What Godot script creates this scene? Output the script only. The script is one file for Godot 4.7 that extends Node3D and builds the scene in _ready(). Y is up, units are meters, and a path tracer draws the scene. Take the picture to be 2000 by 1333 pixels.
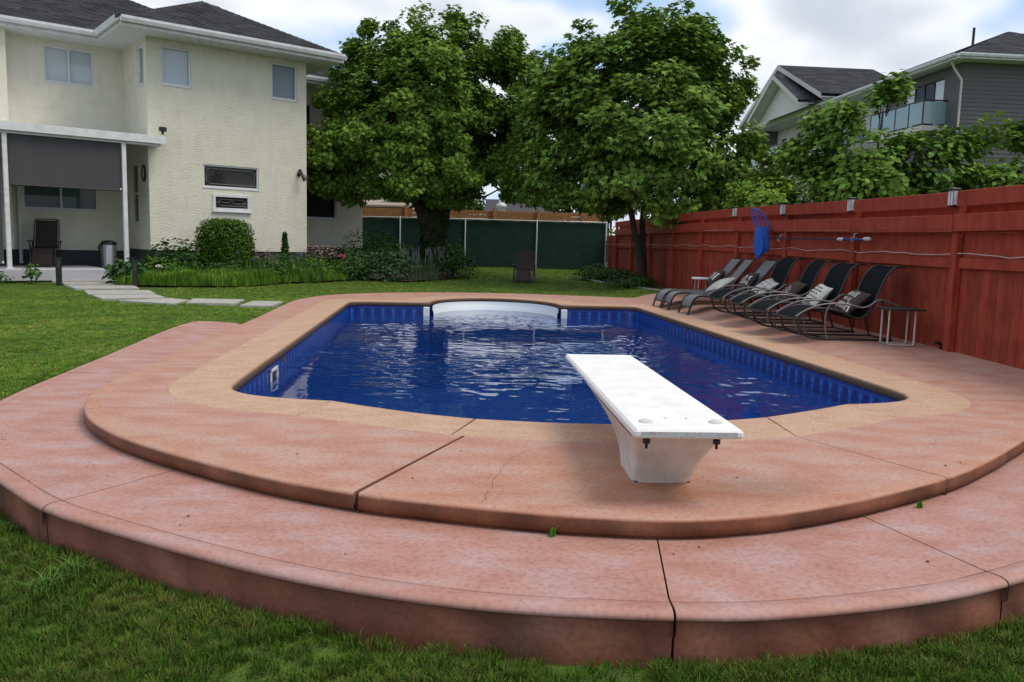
extends Node3D

const TH := 0.0967
const OX := -3.05
const OZ := -15.74
var rng := RandomNumberGenerator.new()
var taken := {}
var M := {}
var noise := FastNoiseLite.new()

# ---------------------------------------------------------------- helpers
func lin(r: float, g: float, b: float) -> Color:
	return Color(r, g, b).linear_to_srgb()

func pw(a: float, b: float, y := 0.0) -> Vector3:      # pool frame to world
	return Vector3(OX + a * cos(TH) + b * sin(TH), y, OZ - a * sin(TH) + b * cos(TH))

func wp(x: float, z: float) -> Vector2:                # world to pool frame
	var dx := x - OX
	var dz := z - OZ
	return Vector2(dx * cos(TH) - dz * sin(TH), dx * sin(TH) + dz * cos(TH))

func rr(a: float, b: float) -> float:
	return rng.randf_range(a, b)

func numbered(n: String) -> String:
	if not taken.has(n):
		taken[n] = 0
		return n
	taken[n] += 1
	return "%s_%03d" % [n, taken[n]]

func thing(called: String, label: String, category: String, at := Vector3.ZERO, turn := 0.0, group := "") -> Node3D:
	var o := Node3D.new()
	o.name = numbered(called)
	add_child(o)
	o.position = at
	o.rotation.y = turn
	o.set_meta("label", label)
	o.set_meta("category", category)
	if group != "":
		o.set_meta("group", group)
	return o

func copy_of(src: Node3D, at: Vector3, turn: float, label: String) -> Node3D:
	var o: Node3D = src.duplicate()
	var stem: String = src.name
	o.name = numbered(stem)
	add_child(o)
	o.position = at
	o.rotation.y = turn
	o.set_meta("label", label)
	return o

func setting(called: String, label := "", at := Vector3.ZERO, turn := 0.0) -> Node3D:
	var o := Node3D.new()
	o.name = called
	add_child(o)
	o.position = at
	o.rotation.y = turn
	o.set_meta("kind", "structure")
	if label != "":
		o.set_meta("label", label)
	return o

func stn() -> SurfaceTool:
	var st := SurfaceTool.new()
	st.begin(Mesh.PRIMITIVE_TRIANGLES)
	st.set_smooth_group(-1)
	return st

func obj(called: String, st: SurfaceTool, m: Material, parent: Node = null, normals := true) -> MeshInstance3D:
	if normals:
		st.generate_normals()
	var o := MeshInstance3D.new()
	o.name = called
	o.mesh = st.commit()
	o.material_override = m
	if parent == null:
		o.name = numbered(called)
		add_child(o)
	else:
		parent.add_child(o, true)
	return o

func tri(st: SurfaceTool, a: Vector3, b: Vector3, c: Vector3) -> void:   # counter-clockwise from outside
	st.add_vertex(a)
	st.add_vertex(c)
	st.add_vertex(b)

func quad(st: SurfaceTool, a: Vector3, b: Vector3, c: Vector3, d: Vector3) -> void:
	tri(st, a, b, c)
	tri(st, a, c, d)

func box(st: SurfaceTool, c: Vector3, s: Vector3, bas := Basis()) -> void:
	var h := s * 0.5
	var p := []
	for k in 8:
		p.append(c + bas * Vector3(h.x if k & 1 else -h.x, h.y if k & 2 else -h.y, h.z if k & 4 else -h.z))
	st.set_smooth_group(-1)
	quad(st, p[4], p[5], p[7], p[6])
	quad(st, p[1], p[0], p[2], p[3])
	quad(st, p[5], p[1], p[3], p[7])
	quad(st, p[0], p[4], p[6], p[2])
	quad(st, p[6], p[7], p[3], p[2])
	quad(st, p[0], p[1], p[5], p[4])

func bbox(st: SurfaceTool, c: Vector3, s: Vector3, bev: float, bas := Basis()) -> void:   # box with chamfered edges
	var h := s * 0.5
	var i := h - Vector3.ONE * bev
	st.set_smooth_group(-1)
	for ax in 3:
		for sg in [-1.0, 1.0]:
			var u := (ax + 1) % 3
			var v := (ax + 2) % 3
			var f := []
			for q in [[-1, -1], [1, -1], [1, 1], [-1, 1]]:
				var w := Vector3.ZERO
				w[ax] = h[ax] * sg
				w[u] = i[u] * q[0]
				w[v] = i[v] * q[1]
				f.append(c + bas * w)
			if sg > 0:
				quad(st, f[0], f[1], f[2], f[3])
			else:
				quad(st, f[3], f[2], f[1], f[0])
	for ax in 3:
		var u := (ax + 1) % 3
		var v := (ax + 2) % 3
		for q in [[-1, -1], [1, -1], [1, 1], [-1, 1]]:
			var a := Vector3.ZERO
			var b := Vector3.ZERO
			a[u] = h[u] * q[0]
			a[v] = i[v] * q[1]
			b[u] = i[u] * q[0]
			b[v] = h[v] * q[1]
			var a2 := a
			var b2 := b
			a[ax] = -i[ax]
			b[ax] = -i[ax]
			a2[ax] = i[ax]
			b2[ax] = i[ax]
			if q[0] * q[1] > 0:
				quad(st, c + bas * a, c + bas * b, c + bas * b2, c + bas * a2)
			else:
				quad(st, c + bas * b, c + bas * a, c + bas * a2, c + bas * b2)
	for sx in [-1, 1]:
		for sy in [-1, 1]:
			for sz in [-1, 1]:
				var a := c + bas * Vector3(h.x * sx, i.y * sy, i.z * sz)
				var b := c + bas * Vector3(i.x * sx, h.y * sy, i.z * sz)
				var d := c + bas * Vector3(i.x * sx, i.y * sy, h.z * sz)
				if sx * sy * sz > 0:
					tri(st, a, b, d)
				else:
					tri(st, a, d, b)

func tube(st: SurfaceTool, pts: Array, rad, sides := 8, caps := true) -> void:
	var n := pts.size()
	var prev := Vector3.ZERO
	var rings := []
	for k in n:
		var t: Vector3
		if k == 0:
			t = pts[1] - pts[0]
		elif k == n - 1:
			t = pts[n - 1] - pts[n - 2]
		else:
			t = (pts[k + 1] - pts[k]).normalized() + (pts[k] - pts[k - 1]).normalized()
		t = t.normalized()
		if prev == Vector3.ZERO:
			prev = t.cross(Vector3.UP if absf(t.y) < 0.9 else Vector3.RIGHT).normalized()
		var u: Vector3 = (prev - t * prev.dot(t)).normalized()
		prev = u
		var v := t.cross(u)
		var r: float = rad[k] if rad is Array else rad
		var ring := PackedVector3Array()
		for s in sides:
			var an := TAU * s / sides
			ring.append(pts[k] + (u * cos(an) + v * sin(an)) * r)
		rings.append(ring)
	st.set_smooth_group(1)
	for k in n - 1:
		for s in sides:
			var s2 := (s + 1) % sides
			quad(st, rings[k][s], rings[k][s2], rings[k + 1][s2], rings[k + 1][s])
	st.set_smooth_group(-1)
	if caps:
		for s in range(1, sides - 1):
			tri(st, rings[0][0], rings[0][s + 1], rings[0][s])
			tri(st, rings[n - 1][0], rings[n - 1][s], rings[n - 1][s + 1])

func curve(pts: Array, per := 6) -> Array:              # smooth curve through the points
	var out := []
	for k in pts.size() - 1:
		var p0 = pts[max(k - 1, 0)]
		var p3 = pts[min(k + 2, pts.size() - 1)]
		for j in per:
			out.append(pts[k].cubic_interpolate(pts[k + 1], p0, p3, float(j) / per))
	out.append(pts[-1])
	return out

func lathe(st: SurfaceTool, prof: Array, sides := 20, at := Vector3.ZERO) -> void:   # profile of Vector2(radius, y) from the bottom up
	st.set_smooth_group(1)
	for k in prof.size() - 1:
		for s in sides:
			var a := TAU * s / sides
			var b := TAU * (s + 1) / sides
			var p: Vector2 = prof[k]
			var q: Vector2 = prof[k + 1]
			quad(st, at + Vector3(p.x * sin(a), p.y, p.x * cos(a)), at + Vector3(p.x * sin(b), p.y, p.x * cos(b)), at + Vector3(q.x * sin(b), q.y, q.x * cos(b)), at + Vector3(q.x * sin(a), q.y, q.x * cos(a)))
	st.set_smooth_group(-1)

func grid(st: SurfaceTool, rows: Array, cols: Array = [], uvs: Array = []) -> void:   # rows of points; rows go away from, columns along; up = rows x columns
	for r in rows.size() - 1:
		for c in rows[r].size() - 1:
			for q in [[r, c], [r + 1, c + 1], [r + 1, c], [r, c], [r, c + 1], [r + 1, c + 1]]:
				if cols.size():
					st.set_color(cols[q[0]][q[1]])
				if uvs.size():
					st.set_uv(uvs[q[0]][q[1]])
				st.add_vertex(rows[q[0]][q[1]])

# polylines in the pool plan (Vector2 a, b)
func chaikin(p: Array, times: int, closed := false) -> Array:
	for k in times:
		var o := []
		var n := p.size()
		if not closed:
			o.append(p[0])
		for i in (n if closed else n - 1):
			var a: Vector2 = p[i]
			var b: Vector2 = p[(i + 1) % n]
			if closed or i > 0:
				o.append(a.lerp(b, 0.25))
			if closed or i < n - 2:
				o.append(a.lerp(b, 0.75))
		if not closed:
			o.append(p[n - 1])
		p = o
	return p

func v2(l: Array) -> Array:
	var o := []
	for k in range(0, l.size(), 2):
		o.append(Vector2(l[k], l[k + 1]))
	return o

func nearest(p: Array, q: Vector2) -> int:
	var best := 0
	for i in p.size():
		if p[i].distance_squared_to(q) < p[best].distance_squared_to(q):
			best = i
	return best

func fine(p: Array, step: float, closed: bool) -> Array:
	var o := []
	for i in (p.size() if closed else p.size() - 1):
		var a: Vector2 = p[i]
		var b: Vector2 = p[(i + 1) % p.size()]
		var n := int(ceil(a.distance_to(b) / step))
		for k in n:
			o.append(a.lerp(b, float(k) / n))
	if not closed:
		o.append(p[-1])
	return o

func sub(p: Array, a: Vector2, b: Vector2, closed := true) -> Array:
	var i := nearest(p, a)
	var j := nearest(p, b)
	var o := [p[i]]
	while i != j:
		i += 1
		if i >= p.size():
			if not closed:
				break
			i = 0
		o.append(p[i])
	return o

func resample(p: Array, n: int, cut0 := 0.0, cut1 := 0.0) -> Array:
	var acc := [0.0]
	for i in p.size() - 1:
		acc.append(acc[i] + p[i].distance_to(p[i + 1]))
	var total: float = acc[-1]
	var o := []
	var j := 0
	for k in n + 1:
		var d := lerpf(cut0, total - cut1, float(k) / n)
		while j < p.size() - 2 and acc[j + 1] < d:
			j += 1
		var l: float = acc[j + 1] - acc[j]
		o.append(p[j].lerp(p[j + 1], (d - acc[j]) / l if l > 1e-9 else 0.0))
	return o

func plen(p: Array) -> float:
	var d := 0.0
	for i in p.size() - 1:
		d += p[i].distance_to(p[i + 1])
	return d

func outward(p: Array) -> Array:
	var o := []
	for i in p.size():
		var t: Vector2 = p[min(i + 1, p.size() - 1)] - p[max(i - 1, 0)]
		t = t.normalized()
		o.append(Vector2(-t.y, t.x))
	return o

# ---------------------------------------------------------------- materials
func mat(c: Color, rough := 0.8, metal := 0.0, spec := 0.5) -> StandardMaterial3D:
	var m := StandardMaterial3D.new()
	m.albedo_color = c
	m.roughness = rough
	m.metallic = metal
	m.metallic_specular = spec
	return m

func ntex(freq: float, seed_: int, stops: Array, oct := 5, size := 512, typ := FastNoiseLite.TYPE_SIMPLEX_SMOOTH) -> NoiseTexture2D:
	var n := FastNoiseLite.new()
	n.noise_type = typ
	n.seed = seed_
	n.frequency = freq
	n.fractal_octaves = oct
	var t := NoiseTexture2D.new()
	t.width = size
	t.height = size
	t.seamless = true
	t.noise = n
	if stops.size():
		var g := Gradient.new()
		var off := PackedFloat32Array()
		var col := PackedColorArray()
		for s in stops:
			off.append(s[0])
			col.append(s[1])
		g.offsets = off
		g.colors = col
		t.color_ramp = g
	return t

func surf(m: StandardMaterial3D, tex: Texture2D, scale, world := true) -> StandardMaterial3D:
	m.albedo_texture = tex
	m.uv1_triplanar = true
	m.uv1_world_triplanar = world
	m.uv1_scale = scale if scale is Vector3 else Vector3.ONE * scale
	return m

func relief(m: StandardMaterial3D, tex: Texture2D, cm: float) -> StandardMaterial3D:
	m.heightmap_enabled = true
	m.heightmap_texture = tex
	m.heightmap_scale = cm
	return m

func second(m: StandardMaterial3D, tex: Texture2D, scale) -> StandardMaterial3D:   # multiplied over the first texture
	m.detail_enabled = true
	m.detail_albedo = tex
	m.detail_blend_mode = BaseMaterial3D.BLEND_MODE_MUL
	m.detail_uv_layer = BaseMaterial3D.DETAIL_UV_2
	m.uv2_triplanar = true
	m.uv2_world_triplanar = true
	m.uv2_scale = scale if scale is Vector3 else Vector3.ONE * scale
	return m

func leafmat(c: Color, back := 0.6, rough := 0.55) -> StandardMaterial3D:
	var m := mat(c, rough, 0.0, .16)
	m.vertex_color_use_as_albedo = true
	m.backlight_enabled = true
	m.backlight = Color(back, back, back)
	m.cull_mode = BaseMaterial3D.CULL_DISABLED
	return m

func materials() -> void:
	var spots := ntex(0.06, 5, [[0.0, lin(.66, .63, .61)], [0.28, Color(.93, .92, .92)], [0.6, Color.WHITE], [1.0, Color.WHITE]], 6)
	var blotch := ntex(0.012, 9, [[0.0, lin(.78, .72, .68)], [0.45, lin(.95, .93, .91)], [0.62, Color.WHITE], [1.0, Color.WHITE]], 6)
	var grit := ntex(0.25, 3, [], 4)
	var deck_tex := ntex(0.008, 21, [[0.0, lin(.39, .18, .12)], [0.35, lin(.43, .22, .156)], [0.5, lin(.445, .242, .178)], [0.62, lin(.45, .257, .196)], [0.8, lin(.45, .275, .22)], [1.0, lin(.48, .31, .235)]], 6, 1024)
	var low_tex := ntex(0.009, 27, [[0.0, lin(.36, .168, .125)], [0.33, lin(.405, .205, .16)], [0.5, lin(.42, .225, .182)], [0.62, lin(.425, .24, .203)], [0.8, lin(.43, .265, .24)], [1.0, lin(.46, .30, .275)]], 6, 1024)
	var cop_tex := ntex(0.01, 33, [[0.0, lin(.43, .255, .155)], [0.4, lin(.48, .30, .195)], [0.6, lin(.50, .32, .212)], [0.8, lin(.51, .34, .24)], [1.0, lin(.53, .38, .29)]], 6, 1024)
	for d in [["deck", deck_tex, .2], ["low", low_tex, .2], ["coping", cop_tex, .25]]:
		var m := surf(mat(Color.WHITE, .62, 0.0, .4), d[1], Vector3(d[2] * 1.1, d[2] * 1.5, d[2] * 2.2))
		m.vertex_color_use_as_albedo = true
		second(m, spots, Vector3(.9, .9, .9))
		relief(m, grit, .12)
		m.roughness = .6
		M[d[0]] = m
	M.filler = surf(mat(Color.WHITE, .95), ntex(0.03, 4, [[0.0, lin(.03, .018, .01)], [1.0, lin(.10, .055, .03)]]), 1.0)
	M.stucco = relief(surf(mat(Color.WHITE, .95, 0.0, .2), ntex(0.008, 41, [[0.0, lin(.64, .62, .51)], [0.45, lin(.69, .67, .56)], [1.0, lin(.72, .70, .60)]], 5), .2), ntex(0.035, 42, [], 4, 1024), 1.1)
	second(M.stucco, ntex(0.012, 48, [[0.0, lin(.90, .89, .87)], [0.4, lin(.97, .97, .965)], [0.6, Color.WHITE], [1.0, Color.WHITE]], 6), Vector3(.9, .14, .9))
	M.stucco.uv1_scale = Vector3(.35, .6, .35)
	M.foundation = surf(mat(Color.WHITE, .95), ntex(0.03, 44, [[0.0, lin(.035, .037, .042)], [1.0, lin(.075, .077, .085)]]), .8)
	M.white = second(surf(mat(Color.WHITE, .5), ntex(0.01, 45, [[0.0, lin(.62, .64, .66)], [1.0, lin(.76, .77, .78)]]), .5), blotch, .7)
	M.board = surf(mat(Color.WHITE, .7, 0.0, .35), ntex(0.012, 46, [[0.0, lin(.66, .65, .61)], [0.45, lin(.75, .74, .71)], [1.0, lin(.79, .78, .76)]], 6), .8)
	relief(M.board, grit, .06)
	M.stand = second(surf(mat(Color.WHITE, .5), ntex(0.01, 47, [[0.0, lin(.62, .60, .57)], [1.0, lin(.74, .73, .71)]]), .8), blotch, 1.3)
	M.steps = mat(lin(.72, .78, .80), .35)
	M.liner = surf(mat(Color.WHITE, .5), ntex(0.02, 50, [[0.0, lin(.003, .038, .20)], [0.5, lin(.005, .056, .275)], [1.0, lin(.010, .08, .34)]]), .5)
	M.frame = mat(lin(.62, .64, .67), .45)
	M.pale = mat(lin(.66, .69, .72), .5)
	M.gutter = second(surf(mat(Color.WHITE, .45), ntex(0.02, 52, [[0.0, lin(.60, .63, .66)], [1.0, lin(.72, .74, .76)]]), .4), blotch, .6)
	var gl := mat(Color(.75, .85, .88, .12), .03, 0.0, .8)
	gl.transparency = BaseMaterial3D.TRANSPARENCY_ALPHA
	M.glass = gl
	var gd: StandardMaterial3D = gl.duplicate()
	gd.metallic_specular = .34
	gd.albedo_color = Color(.2, .25, .25, .02)
	M.glassdark = gd
	var fg := mat(Color(.55, .66, .68, .75), .12, 0.0, .6)
	fg.transparency = BaseMaterial3D.TRANSPARENCY_ALPHA
	M.frosted = fg
	var wc := lin(.006, .040, .225)
	var wt := mat(Color(wc.r, wc.g, wc.b, .55), .03, 0.0, .43)
	wt.transparency = BaseMaterial3D.TRANSPARENCY_ALPHA
	M.water = wt
	M.sky_toned_blind = mat(lin(.50, .55, .60), .7)  # blind lightened so its colour carries the sky reflected in the panes
	M.room = mat(lin(.010, .011, .012), .9)
	M.dark = mat(lin(.018, .017, .017), .5)
	M.black = mat(lin(.012, .012, .013), .4)
	M.shade = surf(mat(Color.WHITE, .9), ntex(0.05, 55, [[0.0, lin(.052, .05, .055)], [1.0, lin(.075, .072, .078)]]), Vector3(1, 3, 1))
	M.shingle = mat(Color.WHITE, .92, 0.0, .3)
	M.shingle.vertex_color_use_as_albedo = true
	relief(second(M.shingle, spots, 3.0), grit, .3)
	M.shingle.uv1_triplanar = true
	M.shingle.uv1_world_triplanar = true
	M.red = relief(second(surf(mat(Color.WHITE, .75, 0.0, .3), ntex(0.02, 60, [[0.0, lin(.25, .038, .021)], [0.5, lin(.33, .056, .032)], [1.0, lin(.39, .073, .044)]], 5), Vector3(.6, .25, .6)), blotch, Vector3(.8, .35, .8)), grit, .1)
	M.red_dull = M.red.duplicate()
	M.red_dull.albedo_color = Color(.88, .9, .9)
	M.red_bright = M.red.duplicate()
	M.red_bright.albedo_color = Color(.95, .97, 1.0)
	M.green = second(surf(mat(Color.WHITE, .85), ntex(0.04, 62, [[0.0, lin(.006, .032, .025)], [1.0, lin(.011, .052, .041)]]), .8), blotch, Vector3(.3, .8, .3))
	M.steel = mat(lin(.50, .52, .52), .4, .6)
	M.silver = mat(lin(.20, .19, .18), .42, .5)
	M.bin = mat(lin(.38, .36, .35), .3, .8)
	M.cedar = second(surf(mat(Color.WHITE, .8), ntex(0.02, 64, [[0.0, lin(.30, .13, .045)], [1.0, lin(.48, .24, .10)]]), Vector3(.3, 2.0, .3)), blotch, 1.0)
	M.sling = surf(mat(Color.WHITE, .85, 0.0, .2), ntex(0.2, 66, [[0.0, lin(.005, .006, .007)], [1.0, lin(.013, .015, .018)]]), 4.0)
	M.slinggrey = surf(mat(Color.WHITE, .8), ntex(0.2, 67, [[0.0, lin(.13, .134, .136)], [1.0, lin(.21, .213, .216)]]), 4.0)
	M.brownsling = surf(mat(Color.WHITE, .85), ntex(0.2, 68, [[0.0, lin(.022, .016, .013)], [1.0, lin(.045, .034, .028)]]), 4.0)
	M.brown = mat(lin(.058, .040, .033), .95)
	relief(surf(M.brown, ntex(0.1, 69, [[0.0, Color(.8, .8, .8)], [1.0, Color.WHITE]]), 3.0, false), grit, .1)
	M.cream = mat(lin(.64, .62, .57), .95)
	relief(surf(M.cream, ntex(0.1, 70, [[0.0, Color(.88, .88, .86)], [1.0, Color.WHITE]]), 3.0, false), grit, .1)
	M.print_white = mat(lin(.70, .69, .66), .9)
	M.print_dark = mat(lin(.03, .025, .022), .9)
	M.stone = relief(second(surf(mat(Color.WHITE, .9), ntex(0.015, 72, [[0.0, lin(.30, .29, .25)], [1.0, lin(.44, .43, .39)]]), .5), spots, 1.5), grit, .2)
	M.concrete = relief(surf(mat(Color.WHITE, .9), ntex(0.02, 73, [[0.0, lin(.36, .36, .38)], [1.0, lin(.48, .48, .50)]]), .5), grit, .15)
	M.soil = relief(surf(mat(Color.WHITE, 1.0), ntex(0.05, 74, [[0.0, lin(.04, .026, .016)], [1.0, lin(.13, .09, .06)]]), 1.0), ntex(0.05, 75, []), 3.0)
	M.lawn = relief(second(surf(mat(Color.WHITE, .95, 0.0, .2), ntex(0.03, 76, [[0.0, lin(.055, .065, .02)], [0.4, lin(.07, .115, .022)], [0.6, lin(.085, .15, .022)], [1.0, lin(.13, .18, .035)]], 6), .5), blotch, .12), grit, 2.0)
	M.blue = mat(lin(.01, .10, .48), .7)
	M.blue.backlight_enabled = true
	M.blue.backlight = Color(.4, .4, .4)
	M.navy = mat(lin(.012, .016, .06), .35)
	M.wire = mat(lin(.52, .46, .42), .7)
	M.bark = relief(surf(mat(Color.WHITE, .95), ntex(0.04, 78, [[0.0, lin(.025, .020, .015)], [1.0, lin(.085, .068, .05)]]), Vector3(2, .6, 2)), ntex(0.05, 79, []), 3.0)
	M.siding = surf(mat(Color.WHITE, .85), ntex(0.02, 80, [[0.0, lin(.105, .10, .105)], [1.0, lin(.13, .125, .13)]]), Vector3(.3, 1.5, .3))
	M.render = surf(mat(Color.WHITE, .9), ntex(0.01, 81, [[0.0, lin(.60, .59, .55)], [1.0, lin(.68, .67, .63)]]), .2)
	M.trim = mat(lin(.52, .50, .44), .6)
	M.tan = surf(mat(Color.WHITE, .9), ntex(0.01, 82, [[0.0, lin(.55, .48, .32)], [1.0, lin(.62, .54, .37)]]), .2)
	M.shedroof = surf(mat(Color.WHITE, .9), ntex(0.06, 83, [[0.0, lin(.035, .035, .042)], [1.0, lin(.065, .065, .075)]]), .8)
	M.galv = mat(lin(.60, .62, .64), .4, .3)
	M.petal_pink = mat(lin(.62, .12, .26), .7)
	M.petal_white = mat(lin(.78, .78, .74), .7)
	M.petal_purple = mat(lin(.20, .13, .42), .7)
	for k in ["petal_pink", "petal_white", "petal_purple"]:
		M[k].backlight_enabled = true
		M[k].backlight = Color(.3, .3, .3)
	M.leaf = leafmat(Color.WHITE)
	M.blade = leafmat(Color.WHITE, .3, .6)
	M.lens = mat(lin(.62, .62, .62), .4)

# ---------------------------------------------------------------- foliage
func leaf_mesh(kind: String) -> ArrayMesh:
	var st := stn()
	if kind == "maple":
		var out := [Vector2(0, 0), Vector2(.30, .04), Vector2(.42, .30), Vector2(.34, .36), Vector2(.52, .72), Vector2(.22, .62), Vector2(0, 1.0), Vector2(-.22, .62), Vector2(-.52, .72), Vector2(-.34, .36), Vector2(-.42, .30), Vector2(-.30, .04)]
		for i in range(1, out.size()):
			var a: Vector2 = out[i]
			var b: Vector2 = out[(i + 1) % out.size()]
			var f := func(p: Vector2) -> Vector3: return Vector3(p.x, -absf(p.x) * .35 - p.y * p.y * .18, p.y)
			tri(st, Vector3(0, 0, .35), f.call(b), f.call(a))
	elif kind == "oval":
		var w := [0.0, .26, .34, .22, 0.0]
		for i in 4:
			var y0 := i * .25
			var y1 := y0 + .25
			for s in [-1.0, 1.0]:
				var a := Vector3(0, -y0 * y0 * .25, y0)
				var b := Vector3(0, -y1 * y1 * .25, y1)
				var c := Vector3(w[i] * s, .12 * w[i] - y0 * y0 * .25, y0)
				var d := Vector3(w[i + 1] * s, .12 * w[i + 1] - y1 * y1 * .25, y1)
				if i > 0:
					tri(st, a, d if s > 0 else c, c if s > 0 else d)
				tri(st, a, b if s > 0 else d, d if s > 0 else b)
	elif kind == "lobed":
		var o := [Vector2(.06, .08), Vector2(.20, .2), Vector2(.12, .34), Vector2(.30, .48), Vector2(.18, .6), Vector2(.26, .78), Vector2(0, 1.0)]
		for s in [-1.0, 1.0]:
			for i in o.size() - 1:
				var a: Vector2 = o[i]
				var b: Vector2 = o[i + 1]
				var m := Vector3(0, -.2 * (a.y + b.y) * (a.y + b.y) * .25, (a.y + b.y) * .5)
				var p := Vector3(a.x * s, .06 - .2 * a.y * a.y, a.y)
				var q := Vector3(b.x * s, .06 - .2 * b.y * b.y, b.y)
				tri(st, m, q if s > 0 else p, p if s > 0 else q)
			tri(st, Vector3(0, 0, 0), Vector3(0, -.05, .5), Vector3(.12 * s, .03, .34))
	elif kind == "small":
		for s in [-1.0, 1.0]:
			tri(st, Vector3(0, 0, 0), Vector3(0, -.04, 1), Vector3(.32 * s, .08, .5))
	elif kind == "tuft":
		var g := RandomNumberGenerator.new()
		g.seed = 4
		for k in 16:
			var an := g.randf() * TAU
			var d := Vector3(cos(an), 0, sin(an))
			var side := Vector3(-d.z, 0, d.x)
			var p := d * g.randf() * .35
			var h := g.randf_range(.55, 1.0)
			var lean := g.randf_range(.1, .75)
			var w := g.randf_range(.02, .036)
			var m := p + Vector3(0, h * .6, 0) + d * lean * .3
			var t := p + Vector3(0, h * (1.0 - lean * .3), 0) + d * lean * .85
			tri(st, p - side * w, p + side * w, m - side * w * .8)
			tri(st, p + side * w, m + side * w * .8, m - side * w * .8)
			tri(st, m - side * w * .8, m + side * w * .8, t)
	elif kind == "petals":
		for k in 5:
			var an := TAU * k / 5
			var d := Vector3(cos(an), 0, sin(an))
			var s := Vector3(-d.z, 0, d.x)
			tri(st, Vector3.ZERO, d * .8 + s * .35 + Vector3.UP * .25, d * .8 - s * .35 + Vector3.UP * .25)
	st.generate_normals()
	return st.commit()

var leaf_cache := {}
func lm(kind: String) -> ArrayMesh:
	if not leaf_cache.has(kind):
		leaf_cache[kind] = leaf_mesh(kind)
	return leaf_cache[kind]

func scatter(called: String, mesh: Mesh, m: Material, xf: Array, tints: Array, parent: Node = null) -> MultiMeshInstance3D:
	var mm := MultiMesh.new()
	mm.transform_format = MultiMesh.TRANSFORM_3D
	mm.use_colors = true
	mm.mesh = mesh
	mm.instance_count = xf.size()
	for i in xf.size():
		mm.set_instance_transform(i, xf[i])
		mm.set_instance_color(i, tints[i])
	var o := MultiMeshInstance3D.new()
	o.name = called
	o.multimesh = mm
	o.material_override = m
	o.set_meta("kind", "stuff")
	if parent == null:
		o.name = numbered(called)
		add_child(o)
	else:
		parent.add_child(o, true)
	return o

func rdir() -> Vector3:
	var z := rr(-1, 1)
	var a := rr(0, TAU)
	var s := sqrt(1 - z * z)
	return Vector3(s * cos(a), z, s * sin(a))

func leaf_basis(up: Vector3, tip: Vector3, s: float) -> Basis:
	var z := (tip - up * tip.dot(up)).normalized()
	var x := up.cross(z)
	return Basis(x * s, up * s, z * s)

# clusters of leaves: each cluster is [centre, radius, leaves, tint]
func leaves(xf: Array, tints: Array, cl: Array, mid: Vector3, size0: float, size1: float, droop := .35) -> void:
	for c in cl:
		var at: Vector3 = c[0]
		var rad: float = c[1]
		var tint: Color = c[3]
		for k in int(c[2]):
			var d := rdir()
			var p := at + d * rad * pow(rng.randf(), .45) * Vector3(1, .75, 1)
			var outw := (p - mid).normalized()
			var up := (Vector3.UP * .75 + outw * .55 + rdir() * .7).normalized()
			var tip := (outw * .5 + d * .7 + rdir() * .5 + Vector3.DOWN * droop).normalized()
			if absf(tip.dot(up)) > .97:
				tip = up.cross(Vector3.RIGHT)
			xf.append(Transform3D(leaf_basis(up, tip, rr(size0, size1)), p))
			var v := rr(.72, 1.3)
			tints.append(Color(tint.r * v * rr(.9, 1.12), tint.g * v, tint.b * v * rr(.8, 1.2)))

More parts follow.
